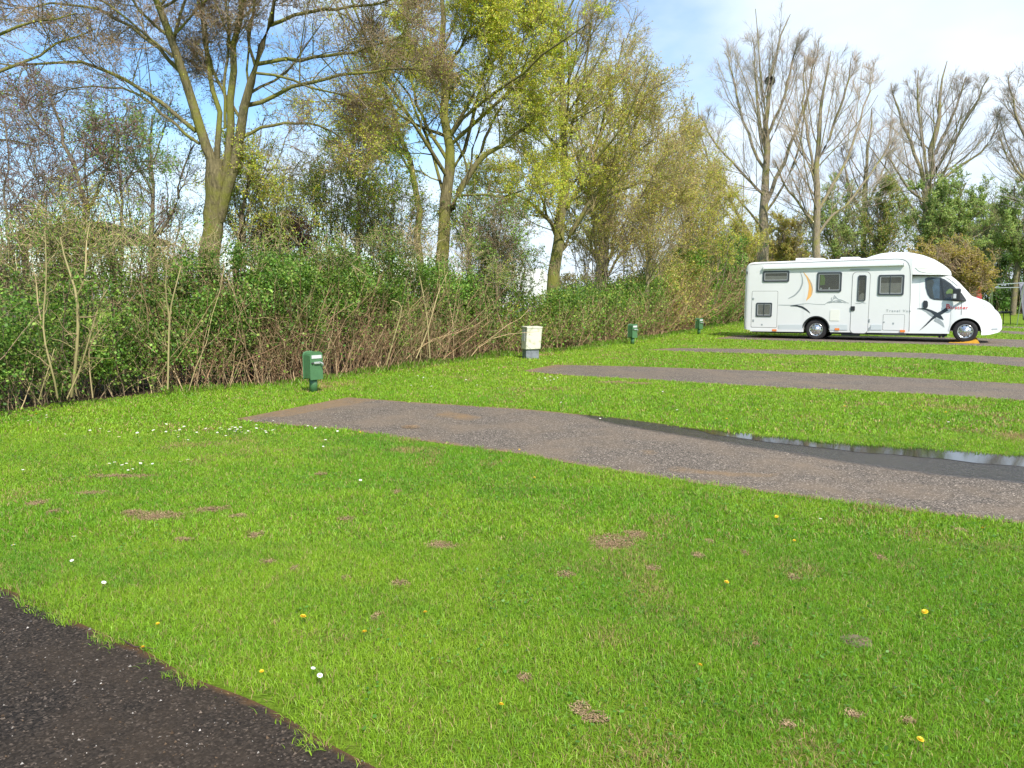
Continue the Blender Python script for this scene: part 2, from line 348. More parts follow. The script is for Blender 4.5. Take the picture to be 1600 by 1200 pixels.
def asphalt_mat(name, base, stain, moss, dark=1.0, rough=0.85):
    m, t, b, out = newmat(name); g = N(t, 'ShaderNodeNewGeometry'); P = g.outputs['Position']
    b.inputs['Specular IOR Level'].default_value = 0.22
    vo = N(t, 'ShaderNodeTexVoronoi', Scale=130.0); t.links.new(P, vo.inputs['Vector'])
    sc = N(t, 'ShaderNodeSeparateColor'); t.links.new(vo.outputs['Color'], sc.inputs[0])
    r = N(t, 'ShaderNodeValToRGB'); t.links.new(sc.outputs[0], r.inputs[0]); e = r.color_ramp.elements
    e[0].position = 0; e[0].color = (*[c*.25 for c in base],1); e[1].position = 1; e[1].color = (*[min(1,c*4.6) for c in base],1)
    x = r.color_ramp.elements.new(.55); x.color = (*base,1); x = r.color_ramp.elements.new(.9); x.color = (*[c*1.8 for c in base],1)
    n = N(t, 'ShaderNodeTexNoise', Scale=1.1, Detail=9.0, Roughness=.68); t.links.new(P, n.inputs['Vector'])
    r2 = N(t, 'ShaderNodeValToRGB'); t.links.new(n.outputs[0], r2.inputs[0]); r2.color_ramp.elements[0].position=.44; r2.color_ramp.elements[1].position=.74
    m1 = N(t, 'ShaderNodeMix', data_type='RGBA'); t.links.new(r2.outputs[0], m1.inputs[0]); t.links.new(r.outputs[0], m1.inputs[6]); m1.inputs[7].default_value=(*stain,1)
    at_ = N(t, 'ShaderNodeAttribute', attribute_name='edge')
    n3 = N(t, 'ShaderNodeTexNoise', Scale=6.0, Detail=10.0, Roughness=.85); t.links.new(P, n3.inputs['Vector'])
    ad = N(t, 'ShaderNodeMath', operation='MULTIPLY_ADD'); t.links.new(n3.outputs[0], ad.inputs[0]); ad.inputs[1].default_value=1.3; t.links.new(at_.outputs['Fac'], ad.inputs[2])
    r3 = N(t, 'ShaderNodeValToRGB'); t.links.new(ad.outputs[0], r3.inputs[0]); r3.color_ramp.elements[0].position=.62; r3.color_ramp.elements[0].color=(.9,.9,.9,1); r3.color_ramp.elements[1].position=.95; r3.color_ramp.elements[1].color=(0,0,0,1)
    m2 = N(t, 'ShaderNodeMix', data_type='RGBA'); t.links.new(r3.outputs[0], m2.inputs[0]); t.links.new(m1.outputs[2], m2.inputs[6]); m2.inputs[7].default_value=(*moss,1)
    wa = N(t, 'ShaderNodeAttribute', attribute_name='wet'); wn = N(t, 'ShaderNodeMath', operation='MULTIPLY_ADD'); t.links.new(n3.outputs[0], wn.inputs[0]); wn.inputs[1].default_value=.5; t.links.new(wa.outputs['Fac'], wn.inputs[2])
    wr_ = N(t, 'ShaderNodeValToRGB'); t.links.new(wn.outputs[0], wr_.inputs[0]); wr_.color_ramp.elements[0].position=.55; wr_.color_ramp.elements[1].position=.85
    m3 = N(t, 'ShaderNodeMix', data_type='RGBA', blend_type='MULTIPLY'); t.links.new(wr_.outputs[0], m3.inputs[0]); t.links.new(m2.outputs[2], m3.inputs[6]); m3.inputs[7].default_value=(.26,.26,.29,1)
    t.links.new(m3.outputs[2], b.inputs['Base Color'])
    rr_ = N(t, 'ShaderNodeMath', operation='MULTIPLY_ADD'); t.links.new(wr_.outputs[0], rr_.inputs[0]); rr_.inputs[1].default_value = -(rough-.27); rr_.inputs[2].default_value = rough; t.links.new(rr_.outputs[0], b.inputs['Roughness'])
    bp = N(t, 'ShaderNodeBump', Strength=.9, Distance=.008); t.links.new(sc.outputs[1], bp.inputs['Height'])
    bp2 = N(t, 'ShaderNodeBump', Strength=.6, Distance=.03); t.links.new(n3.outputs[0], bp2.inputs['Height']); t.links.new(bp.outputs[0], bp2.inputs['Normal']); t.links.new(bp2.outputs[0], b.inputs['Normal'])
    return m
ASPH = asphalt_mat('worn_asphalt', (0.150,0.124,0.100), (0.245,0.185,0.130), (0.27,0.175,0.09))
ASPH_DARK = asphalt_mat('dark_asphalt', (0.034,0.026,0.020), (0.060,0.042,0.028), (0.13,0.070,0.028))
POLYS = []
def strip(name, near, far, z, mat, s0=0.9, s1=0.0, register=True, ew=0.40, wet=None, stains=()):
    """paving between a near and a far edge given in photo pixels; attribute edge = metres from the lawn edge"""
    A = np.array([gnd(*p) for p in near]); B = np.array([gnd(*p) for p in far]); K=120; Mr=32
    A = resample(A, K); B = resample(B, K)
    A[:,:2] += (nz(A[:,0],A[:,1],1.6,3)-.5)[:,None]*.05; B[:,:2] += (nz(B[:,0],B[:,1],1.6,4)-.5)[:,None]*.05
    t = np.linspace(0,1,Mr)[None,:,None]; G = A[:,None]*(1-t)+B[:,None]*t; G[...,2]=z
    wd = np.linalg.norm(B-A, axis=1)[:,None]; e = np.minimum(t[...,0], 1-t[...,0])*wd
    ds = np.r_[0, np.cumsum(np.linalg.norm(np.diff((A+B)/2, axis=0), axis=1))][:,None]
    e = np.minimum(e, ds*ew/s0) / ew if s0 else e/ew
    for st_ in stains:
        rw = np.random.default_rng(2); sp_ = np.array([gnd(*p)[:2] for p in st_]); acc = np.zeros(G[...,0].size)
        for _ in range(24): o = rw.normal(size=2)*.10; acc += inpoly(G[...,0].ravel()+o[0], G[...,1].ravel()+o[1], sp_)
        e = np.minimum(e, 1.2-1.12*np.clip(acc/22,0,1).reshape(e.shape))
    i = np.arange(K*Mr).reshape(K,Mr); f = np.stack([i[:-1,:-1],i[1:,:-1],i[1:,1:],i[:-1,1:]],-1).reshape(-1,4)
    me = mesh_np(name, G.reshape(-1,3), [f]); a = me.attributes.new('edge','FLOAT','POINT'); a.data.foreach_set('value', e.astype(np.float32).ravel())
    if wet:
        rw = np.random.default_rng(1); wp = np.array([gnd(*p)[:2] for p in wet]); X = G.reshape(-1,3)[:,0]; Y_ = G.reshape(-1,3)[:,1]; acc = np.zeros(len(X))
        for _ in range(24): o = rw.normal(size=2)*.13; acc += inpoly(X+o[0], Y_+o[1], wp)
        aw_ = me.attributes.new('wet','FLOAT','POINT'); aw_.data.foreach_set('value', (acc/24*.8).astype(np.float32))
    if register: POLYS.append(np.concatenate([A[:,:2], B[::-1,:2]]))
    return tag(link(name, me, mat), kind='structure')
strip('pitch_paving', [(362,656),(420,663),(540,672),(650,688),(800,708),(950,735),(1100,757),(1250,777),(1400,797),(1600,819),(2050,875)],
      [(545,621),(650,629),(800,638),(950,652),(1100,672),(1300,693),(1450,703),(1600,714),(2050,748)], .004, ASPH, 1.3, wet=[(880,642),(960,648),(1040,660),(1100,668),(1300,688),(1450,698),(1600,708),(1900,730),(2050,770),(1700,768),(1600,757),(1450,742),(1320,724),(1230,708),(1120,691),(1020,675),(940,660)], stains=[[(985,698),(1030,700),(1045,712),(1000,718)],[(1020,722),(1110,733),(1240,738),(1250,752),(1120,748),(1030,738)],[(360,650),(470,628),(545,620),(600,625),(520,640),(440,655)],[(700,640),(770,652),(740,662),(660,650)],[(1300,770),(1420,775),(1400,790),(1320,786)]])
strip('pitch_paving', [(815,580),(900,588),(1050,596),(1200,605),(1400,614),(1600,626),(2000,650)],
      [(868,570),(1000,573),(1200,580),(1400,589),(1600,600),(2000,620)], .004, ASPH, 1.5)
strip('pitch_paving', [(1008,547),(1150,552),(1300,556),(1450,561),(1540,568),(1600,574),(1800,588)],
      [(1050,544),(1150,545),(1300,548),(1450,552),(1600,559),(1800,566)], .004, ASPH, 1.5)
strip('pitch_paving', [(1115,529),(1250,533),(1400,537),(1510,540),(1600,544),(1800,550)],
      [(1150,524),(1250,525),(1400,526),(1510,528),(1600,531),(1800,537)], .004, ASPH, 1.5)
strip('pitch_paving', [(1470,517.5),(1560,519.5),(1600,523),(1800,528)], [(1470,515.5),(1560,516.5),(1600,518.5),(1800,522)], .004, ASPH, 0)
strip('pitch_paving', [(1470,511),(1560,512),(1600,513),(1800,517)], [(1470,509.5),(1560,510),(1600,511),(1800,514)], .004, ASPH, 0)
strip('access_road', [(-500,780),(-200,850),(0,914),(60,935),(150,983),(255,1028),(380,1085),(490,1150),(600,1205),(760,1310)],
      [(-1500,850),(-1400,1000),(-1300,1200),(-1100,1400),(-900,1600),(-600,1900),(-300,2300),(0,2700),(300,3200),(600,4000)], .004, ASPH_DARK, 0, ew=.13)
# road the pitches open onto, just past the right edge of the view
V=[]; A0=np.array([5.6,4.2]); dd=np.array([.47,.883]); nn_=np.array([.883,-.47])
# wet margin and puddle along the first pitch
def blob(name, pts, z, mat, seed=1, amp=.02):
    P = np.array([gnd(*p) for p in pts]); P = np.concatenate([P, P[:1]]); P = resample(P, 160)[:-1]
    P[:,:2] += ((nz(P[:,0],P[:,1],5,seed)-.5)[:,None]*amp*4); P[:,2]=z
    me = bpy.data.meshes.new(name); me.from_pydata([tuple(p) for p in P], [], [tuple(range(len(P)))]); me.update()
    return tag(link(name, me, mat), kind='structure')
PUD = simple('puddle_water', (0.022,0.021,0.018), rough=0.05, spec=0.6, var=.3, vscale=3)
blob('puddle', [(1060,668),(1150,676),(1250,686),(1350,695),(1450,702),(1600,713),(1800,733),(1850,756),(1600,731),(1470,718),(1380,710),(1300,702.5),(1200,692),(1120,680)], .006, PUD, 5, .016)

# ------------------------------------------------------------------ lawn
# bare and dried patches in the lawn: px, py, half width px, half height px, kind
PATCH = [(240,808,46,9),(205,802,14,4),(330,797,26,5),(372,808,18,4),(398,838,14,6),(690,854,30,8),(955,850,48,15),(995,836,20,7),(625,914,18,6),(885,900,20,6),
         (1162,866,8,5),(587,966,9,9),(1108,848,8,4),(462,890,8,4),(1335,1120,22,9),(1330,1118,10,5),(60,787,20,6),(85,800,14,5),(620,770,8,4),(640,668,16,3),
         (1020,890,14,5),(930,1125,30,12),(905,1110,20,12),(1240,905,10,5),(1375,873,10,6),(500,742,12,3),(540,812,14,4),(1500,830,12,4),(140,772,30,4),(1090,870,14,5),
         (960,598,30,2),(1000,600,24,2),(1230,1135,16,8),(1420,1130,14,6),(820,1062,18,8),(285,845,20,4),(420,880,16,5),(190,745,60,3),(430,975,8,4),(1180,1010,8,4),(540,905,10,3)]
PG = []
for px,py,hw,hh in PATCH:
    c = gnd(px,py); PG.append((c[0],c[1], hw/FPX*c[1], abs(gnd(px,py-hh)[1]-gnd(px,py+hh)[1])/2))
def patchness(x, y):
    v = np.zeros(len(x)); wob = nz(x,y,14,8)*.9 + nz(x,y,5,2)*.5
    for cx,cy,a,b in PG:
        d = ((x-cx)/a)**2 + ((y-cy)/b)**2; v = np.maximum(v, np.clip(1.25 - d*(.35+wob*1.3), 0, 1))
    return v
def blades(n, rect, hgt, wid, rng, far=False):
    y0, y1 = rect
    # uniform in area inside the widened view wedge
    y = np.sqrt(rng.uniform(y0**2, y1**2, n)); x = rng.uniform(-1, 1, n)*(.70*y + 1.6)
    jx = x + rng.normal(size=n)*.028; jy = y + rng.normal(size=n)*.028
    wob = (nz(x,y,9,6)-.5)*.10+(nz(x,y,30,7)-.5)*.06
    keep = np.ones(n, bool)
    for p in POLYS: keep &= ~inpoly(jx+wob, jy+wob, p)
    keep &= ~behind_hedge(x, y)
    pt = patchness(x, y); keep &= rng.uniform(size=n) > pt*.85
    dens = nz(x,y,2.2,1)*.5+nz(x,y,7,2)*.5; keep &= rng.uniform(size=n) < .45+dens*1.1
    x=x[keep]; y=y[keep]; n=len(x); pt = pt[keep]
    big = nz(x,y,.45,11)*.6+nz(x,y,1.3,12)*.4; sm = nz(x,y,5.5,13)
    h = hgt*rng.uniform(.5,1.2,n)*(.75+.5*nz(x,y,1.8,14))*(1-.5*pt)
    wd = wid*rng.uniform(.6,1.3,n)
    ang = rng.uniform(0, 2*math.pi, n) + nz(x,y,3,15)*3; lean = np.abs(rng.normal(.8,.6,n)) 
    dx_, dy_ = np.cos(ang), np.sin(ang); fa = rng.uniform(0, 2*math.pi, n); sx, sy = np.cos(fa)*wd/2, np.sin(fa)*wd/2
    z = np.zeros(n)
    mxp, myp, mzp = x+dx_*h*lean*.32, y+dy_*h*lean*.32, h*.6/np.sqrt(1+lean**2*.3)
    tx, ty, tz = x+dx_*h*lean*.95, y+dy_*h*lean*.95, h/np.sqrt(1+lean**2)
    V = np.stack([np.stack([x-sx,y-sy,z],1), np.stack([x+sx,y+sy,z],1), np.stack([mxp+sx*.8,myp+sy*.8,mzp],1), np.stack([mxp-sx*.8,myp-sy*.8,mzp],1), np.stack([tx,ty,tz],1)], 1)
    i = np.arange(n)[:,None]*5; Q = i+np.array([[0,1,2,3]]); T = i+np.array([[3,2,4]])
    # colour of each blade
    g1 = np.array([0.155,0.335,0.020]); g2 = np.array([0.275,0.430,0.030]); g3 = np.array([0.075,0.205,0.028]); dr = np.array([0.46,0.34,0.15])
    k = np.clip(big*1.3-.12 + (sm-.5)*.6 + rng.normal(size=n)*.14, 0, 1)[:,None]
    c = g1*(1-k)+g2*k
    dk = (rng.uniform(size=n) < np.clip((nz(x,y,6.5,16)*.65+nz(x,y,1.9,26)*.35-.52)*2.2, 0.05, .55))[:,None]; c = np.where(dk, g3*.45+c*.55, c)
    dry = (rng.uniform(size=n) < .11 + np.clip(nz(x,y,1.1,17)*nz(x,y,3.5,18)-.36, 0, 1)*1.5 + pt*.6)[:,None]; c = np.where(dry, dr*rng.uniform(.55,1.05,(n,1)), c)
    c = c*rng.uniform(.72,1.3,(n,1))
    return V.reshape(-1,3), Q, T, np.repeat(c, 5, axis=0)

HB = [(-700,790),(-300,700),(0,648),(100,632),(250,616),(400,604),(480,598),(560,583),(700,566),(780,556),(900,546),(1000,530),(1060,520),(1110,511),(1165,504)]
HBG = np.array([gnd(*p) for p in HB])
def hedge_x(y): return np.interp(y, HBG[:,1], HBG[:,0])
def behind_hedge(x, y): return (x < hedge_x(y)-.15) & (y < 45)
def stack_blades(jobs, name):
    rng = np.random.default_rng(11); vs=[]; q=[]; t=[]; c=[]; b=0
    for n, rect, h, wd in jobs:
        V,Q,T,C = blades(n, rect, h, wd, rng); vs.append(V); q.append(Q+b); t.append(T+b); c.append(C); b += len(V)
    return link(name, mesh_np(name, np.concatenate(vs), [np.concatenate(q), np.concatenate(t)], np.concatenate(c)), M_GRASS)
tag(stack_blades([(620000,(1.3,4.4),.031,.0026),(520000,(4.4,8),.034,.0045),(260000,(8,14),.038,.010),(150000,(14,24),.042,.017),(80000,(24,42),.055,.028)], 'grass'),
    'short green mown lawn with yellower and dried brown areas', 'grass', kind='stuff')

# longer fringe of grass against the hedge foot, and along paving edges
def fringe():
    rng = np.random.default_rng(5); x=[]; y=[]; h=[]
    L = resample(HBG, 400)
    for k in range(26000):
        i = rng.integers(60, 390); p = L[i] + (L[i+1 if i<399 else i]-L[i])*rng.uniform(); off = abs(rng.normal())*.22-.22
        x.append(p[0]+off*.8+rng.normal()*.08); y.append(p[1]-off*.5+rng.normal()*.08); h.append(.12*math.exp(-abs(off)*2))
    x=np.array(x); y=np.array(y); h=np.array(h)*rng.uniform(.5,1.5,len(x))*(.4+1.1*nz(x,y,1.4,21)); n=len(x)
    wd=.009*rng.uniform(.6,1.3,n)*(.6+y/16); ang=rng.uniform(0,6.28,n); lean=np.abs(rng.normal(.6,.4,n)); fa=rng.uniform(0,6.28,n); sx,sy=np.cos(fa)*wd/2,np.sin(fa)*wd/2; z=np.zeros(n)
    V=np.stack([np.stack([x-sx,y-sy,z],1),np.stack([x+sx,y+sy,z],1),np.stack([x+np.cos(ang)*h*lean*.3+sx*.7,y+np.sin(ang)*h*lean*.3+sy*.7,h*.6],1),np.stack([x+np.cos(ang)*h*lean*.3-sx*.7,y+np.sin(ang)*h*lean*.3-sy*.7,h*.6],1),np.stack([x+np.cos(ang)*h*lean,y+np.sin(ang)*h*lean,h*.9],1)],1)
    i=np.arange(n)[:,None]*5; c=np.array([.17,.32,.025])*rng.uniform(.6,1.3,(n,1)); dry=rng.uniform(size=n)<.2; c[dry]=np.array([.33,.25,.12])*rng.uniform(.6,1.1,(dry.sum(),1))
    return link('long_grass', mesh_np('long_grass', V.reshape(-1,3), [i+np.array([[0,1,2,3]]), i+np.array([[3,2,4]])], np.repeat(c,5,axis=0)), M_GRASS)
tag(fringe(), 'ragged longer grass growing along the foot of the hedge', 'long grass', kind='stuff')

# dry thatch lying in the bare patches
def thatch():
    rng = np.random.default_rng(9); P=[]; C=[]
    for cx,cy,a,b in PG:
        n = int(min(16000, 60000*a*b*3.1/(1+cy*.12))); r = rng.uniform(0,1.5,n)**.75; q = rng.uniform(0,6.28,n)
        p = np.stack([cx+a*r*np.cos(q), cy+b*r*np.sin(q), rng.uniform(.003,.018,n)],1); P.append(p)
    P=np.concatenate(P); ok=patchness(P[:,0],P[:,1])>rng.uniform(0,.5,len(P)); P=P[ok]; n=len(P)
    a=rng.uniform(0,6.28,n); ln=rng.uniform(.004,.013,n); d=np.stack([np.cos(a),np.sin(a),rng.normal(size=n)*.25],1)*ln[:,None]/2; s=np.stack([-np.sin(a),np.cos(a),np.zeros(n)],1)*.0010*(1+P[:,1:2]*.12)
    V=np.stack([P-d-s,P-d+s,P+d+s,P+d-s],1); col=np.array([(0.40,0.27,0.15),(0.30,0.19,0.11),(0.50,0.36,0.20),(0.24,0.15,0.09)])[rng.integers(0,4,n)]*rng.uniform(.7,1.1,(n,1))
    return link('dry_thatch', mesh_np('dry_thatch', V.reshape(-1,3), [np.arange(n*4).reshape(-1,4)], np.repeat(col,4,axis=0)), M_STEM)
tag(thatch(), 'brown dried grass clippings in scuffed bare patches of the lawn', 'dry grass', kind='stuff')

# low broad leaves (clover, dandelion leaves) in the near lawn
def weeds():
    rng = np.random.default_rng(19); n=26000; y=np.sqrt(rng.uniform(1.6**2,9**2,n)); x=rng.uniform(-1,1,n)*(.68*y+.8)
    k=(nz(x,y,1.3,31)*.6+nz(x,y,4,32)*.4>.58)|((x>.35*y)&(nz(x,y,4,33)>.6)); x=x[k];y=y[k]; ok=np.ones(len(x),bool)
    for p in POLYS: ok&=~inpoly(x,y,p)
    ok&=~behind_hedge(x,y); x=x[ok]; y=y[ok]; n=len(x); P=np.stack([x,y,rng.uniform(.012,.032,n)],1)
    nrm=norm(rng.normal(size=(n,3))*.35+np.array([0,0,1])); a=norm(np.cross(nrm,rng.normal(size=(n,3)))); b=np.cross(nrm,a); s=rng.uniform(.005,.010,n)[:,None]
    q=np.arange(6)*math.pi/3; V=P[:,None]+s[:,None]*(np.cos(q)[:,None]*a[:,None]+np.sin(q)[:,None]*b[:,None]*.7)
    c=np.array([.10,.23,.03])*rng.uniform(.6,1.3,(n,1)); return link('clover', mesh_np('clover',V.reshape(-1,3),[np.arange(n*6).reshape(-1,6)],np.repeat(c,6,axis=0)),M_GRASS)
tag(weeds(), 'low dark green clover and broad leaved weeds among the grass', 'clover', kind='stuff')

# grit and crumbs on the near dark road
def grit():
    rng=np.random.default_rng(23); n=9000; y=rng.uniform(1.5,4.2,n); x=rng.uniform(-4.5,-.1,n); ok=inpoly(x,y,POLYS[-1])
    x=x[ok];y=y[ok];n=len(x); P=np.stack([x,y,np.full(n,.006)],1); s=rng.gamma(2,.0009,n)+.001
    d=rng.normal(size=(n,4,3)); o4=np.array([[1,0,0],[-.5,.87,0],[-.5,-.87,0],[0,0,.9]]); V=P[:,None]+(o4+d*.25)*s[:,None,None]
    i=np.arange(n)[:,None]*4; F=np.concatenate([i+np.array([[0,1,3]]),i+np.array([[1,2,3]]),i+np.array([[2,0,3]])])
    c=np.array([(.30,.27,.24),(.12,.08,.05),(.18,.14,.11),(.55,.50,.45),(.05,.04,.035)])[rng.choice(5,n,p=[.2,.3,.3,.05,.15])]*rng.uniform(.6,1.1,(n,1))
    return link('grit', mesh_np('grit',V.reshape(-1,3),[F],np.repeat(c,4,axis=0)),M_STEM)
tag(grit(), 'pale and brown grit scattered over the dark road surface', 'grit', kind='stuff')

# flowers
M_WHITE=simple('petal_white',(.62,.62,.60),.6); M_YEL=simple('petal_yellow',(.75,.52,.02),.6); M_GST=simple('flower_stalk',(.09,.19,.03),.6)
def flower_mesh(name, r, n, layers, mat, cmat, hgt):
    mb=MB(); 
    for l in range(layers):
        for k in range(n):
            q=2*math.pi*(k+.5*l)/n; c,s=math.cos(q),math.sin(q); rr=r*(1-.22*l); wq=1.1*math.pi/n*rr; z=hgt+.002*l; up=.15*rr+.25*l*rr
            mb.add([(c*.15*rr-s*wq*.3,s*.15*rr+c*wq*.3,z),(c*.15*rr+s*wq*.3,s*.15*rr-c*wq*.3,z),(c*rr+s*wq,s*rr-c*wq,z+up),(c*rr-s*wq,s*rr+c*wq,z+up)],[(0,1,2,3)])
    np_=len(mb.f); mb.lathe([(.001,hgt+.30*r),(.2*r,hgt+.26*r),(.3*r,hgt+.1*r),(.3*r,hgt)],8,'z'); nc=len(mb.f); mb.tube([(0,0,0),(0,.001,hgt)],.0012,4)
    me=bpy.data.meshes.new(name); me.from_pydata(mb.v,[],mb.f); me.materials.append(mat); me.materials.append(cmat); me.materials.append(M_GST)
    for i,p in enumerate(me.polygons): p.material_index=0 if i<np_ else 1 if i<nc else 2
    return me
DM=flower_mesh('daisy',.0105,11,1,M_WHITE,M_YEL,.055); YM=flower_mesh('dandelion',.017,16,3,M_YEL,M_YEL,.058)
def flowers(me, name, pts, label, cat, group, sc=1.0):
    for p in pts:
        g=gnd(*p); o=bpy.data.objects.new(name,me); COL.objects.link(o); o.location=(g[0],g[1],0)
        o.rotation_euler=(random.uniform(-.45,.2),random.uniform(-.3,.3),random.uniform(0,6)); s=sc*random.uniform(.85,1.2); o.scale=(s,s,s); tag(o,label,cat,group)
r5=random.Random(3)
A=[(r5.gauss(285,70),r5.gauss(686,7.5)) for _ in range(34)]+[(r5.gauss(378,26),r5.gauss(681,3.6)) for _ in range(34)]
flowers(DM,'daisy',A,'tiny white daisy in the dense drift left of the first paved pitch','daisy','daisies in the drift beside the first pitch',1.15)
flowers(DM,'daisy',[(170,734),(180,733),(193,738),(197,733),(200,743),(206,731),(216,734),(220,732),(225,739),(222,731),(240,733),(205,741),(282,731),(294,730)],'tiny white daisy in the small cluster between the drift and the lawn edge','daisy','daisies in the small cluster on the left lawn')
flowers(DM,'daisy',[(468,668),(455,667),(480,672),(495,676),(506,674),(528,681),(486,697),(508,697),(504,705),(531,707),(390,664),(428,663),(452,666),(468,669)],'tiny white daisy at the left corner of the first paved pitch','daisy','daisies at the pitch corner')
flowers(DM,'daisy',[(r5.gauss(850,28),r5.gauss(597,3)) for _ in range(20)]+[(r5.uniform(590,800),r5.uniform(583,612)) for _ in range(26)]+[(r5.uniform(820,1500),r5.uniform(590,680)) for _ in range(14)],'tiny white daisy in the lawn between the first and second pitches','daisy','daisies between the first and second pitches',1.2)
flowers(DM,'daisy',[(63,651),(72,659),(75,655),(46,663),(98,686),(141,681),(36,743),(562,760)],'tiny white daisy scattered near the foot of the left hedge','daisy','daisies by the left hedge foot')
for p,l in [((25,867),'white daisy nearest the left edge of the lawn'),((115,854),'white daisy right of the one at the left lawn edge'),((116,887),'lone white daisy midway between the road corner and the brown patch'),((159,925),'white daisy just above the corner of the dark road'),((497,1071),'largest white daisy near the bottom of the dark road'),((486,1060),'half open white daisy bud beside the largest daisy'),((1453,874),'white daisy in the right lawn below the first pitch'),((1280,822),'white daisy under the pitch edge on the right'),((1238,821),'pale daisy near a dandelion below the pitch')]:
    flowers(DM,'daisy',[p],l,'daisy','single daisies on the near lawn',.95)
flowers(YM,'dandelion',[(1136,660),(1252,657),(1182,645),(1445,646),(1425,639),(1480,651),(1320,640)],'small yellow dandelion in the grass strip beyond the puddle','dandelion','dandelions beyond the puddle',.8)
for p,l,s in [((55,653),'bright yellow dandelion at the foot of the left hedge',1.1),((334,675),'yellow dandelion at the top of the daisy drift',.9),((357,693),'yellow dandelion at the lower right of the daisy drift',.9),((562,680),'yellow dandelion on the near edge of the pitch corner',.8),
    ((810,707),'yellow dandelion on the near edge of the first pitch',.8),((835,752),'yellow dandelion in the lawn below the middle of the pitch',.7),((1215,816),'yellow dandelion with leaves below the pitch on the right',1),((1243,853),'faded yellow dandelion right of the centre lawn',.8),
    ((1131,921),'yellow dandelion in the middle of the right lawn',.9),((1447,969),'yellow dandelion left of the right lawn edge',.9),((1091,1054),'yellow dandelion low in the right half of the lawn',.9),((1432,1170),'large yellow dandelion at the bottom right of the lawn',.95),
    ((1536,834),'yellow dandelion nearest the right edge under the pitch',.8),((665,969),'yellow dandelion in the centre of the near lawn',.8),((471,979),'yellow dandelion above the twig on the road edge',.9),((571,1003),'yellow dandelion right of the road edge',.8),
    ((248,983),'yellow dandelion beside the dark road edge',.7),((781,1116),'small faded dandelion at the bottom middle of the lawn',.6),((410,1058),'small orange yellow dandelion near the lower road edge',.6),((225,1023),'yellow dandelion lying at the road edge by the twig',.6)]:
    flowers(YM,'dandelion',[p],l,'dandelion','single dandelions on the near lawn',s*.8)

# flat stump-like disc and fallen twig
g=gnd(1338,1002); mb=MB(); prof=[(.001,.016),(.02,.015),(.04,.017),(.058,.014),(.066,.006),(.068,-.01)]
mb.lathe([(r*1.05,o-.006) for r,o in prof],28,'z')
mb.v=[(x*(1+.08*math.sin(3*math.atan2(y,x))),y*.9,z+random.uniform(-.001,.001)) for x,y,z in mb.v]
M_DISC=simple('weathered_wood',(0.24,0.17,0.13),.9,var=.5,vscale=30,bump=.8,spec=.2)
tag(mb.build('tree_stump',M_DISC,None,True,loc=(g[0],g[1],0)),'small round grey brown stump cut flush with the near lawn','stump')
g=gnd(190,1003); mb=MB(); e=[gnd(px,py) for px,py in ((188,1001),(197,1008),(210,1013),(225,1015),(245,1019))]
mb.tube([(p[0]-g[0],p[1]-g[1],.010+.004*math.sin(i*2)) for i,p in enumerate(e)],[.003,.0045,.004,.0035,.002],6)
M_TW=simple('twig_bark',(0.06,0.03,0.02),.7,var=.4); tag(mb.build('fallen_twig',M_TW,None,True,loc=tuple(g)),'thin dark curved twig lying on the road edge beside the grass','twig')

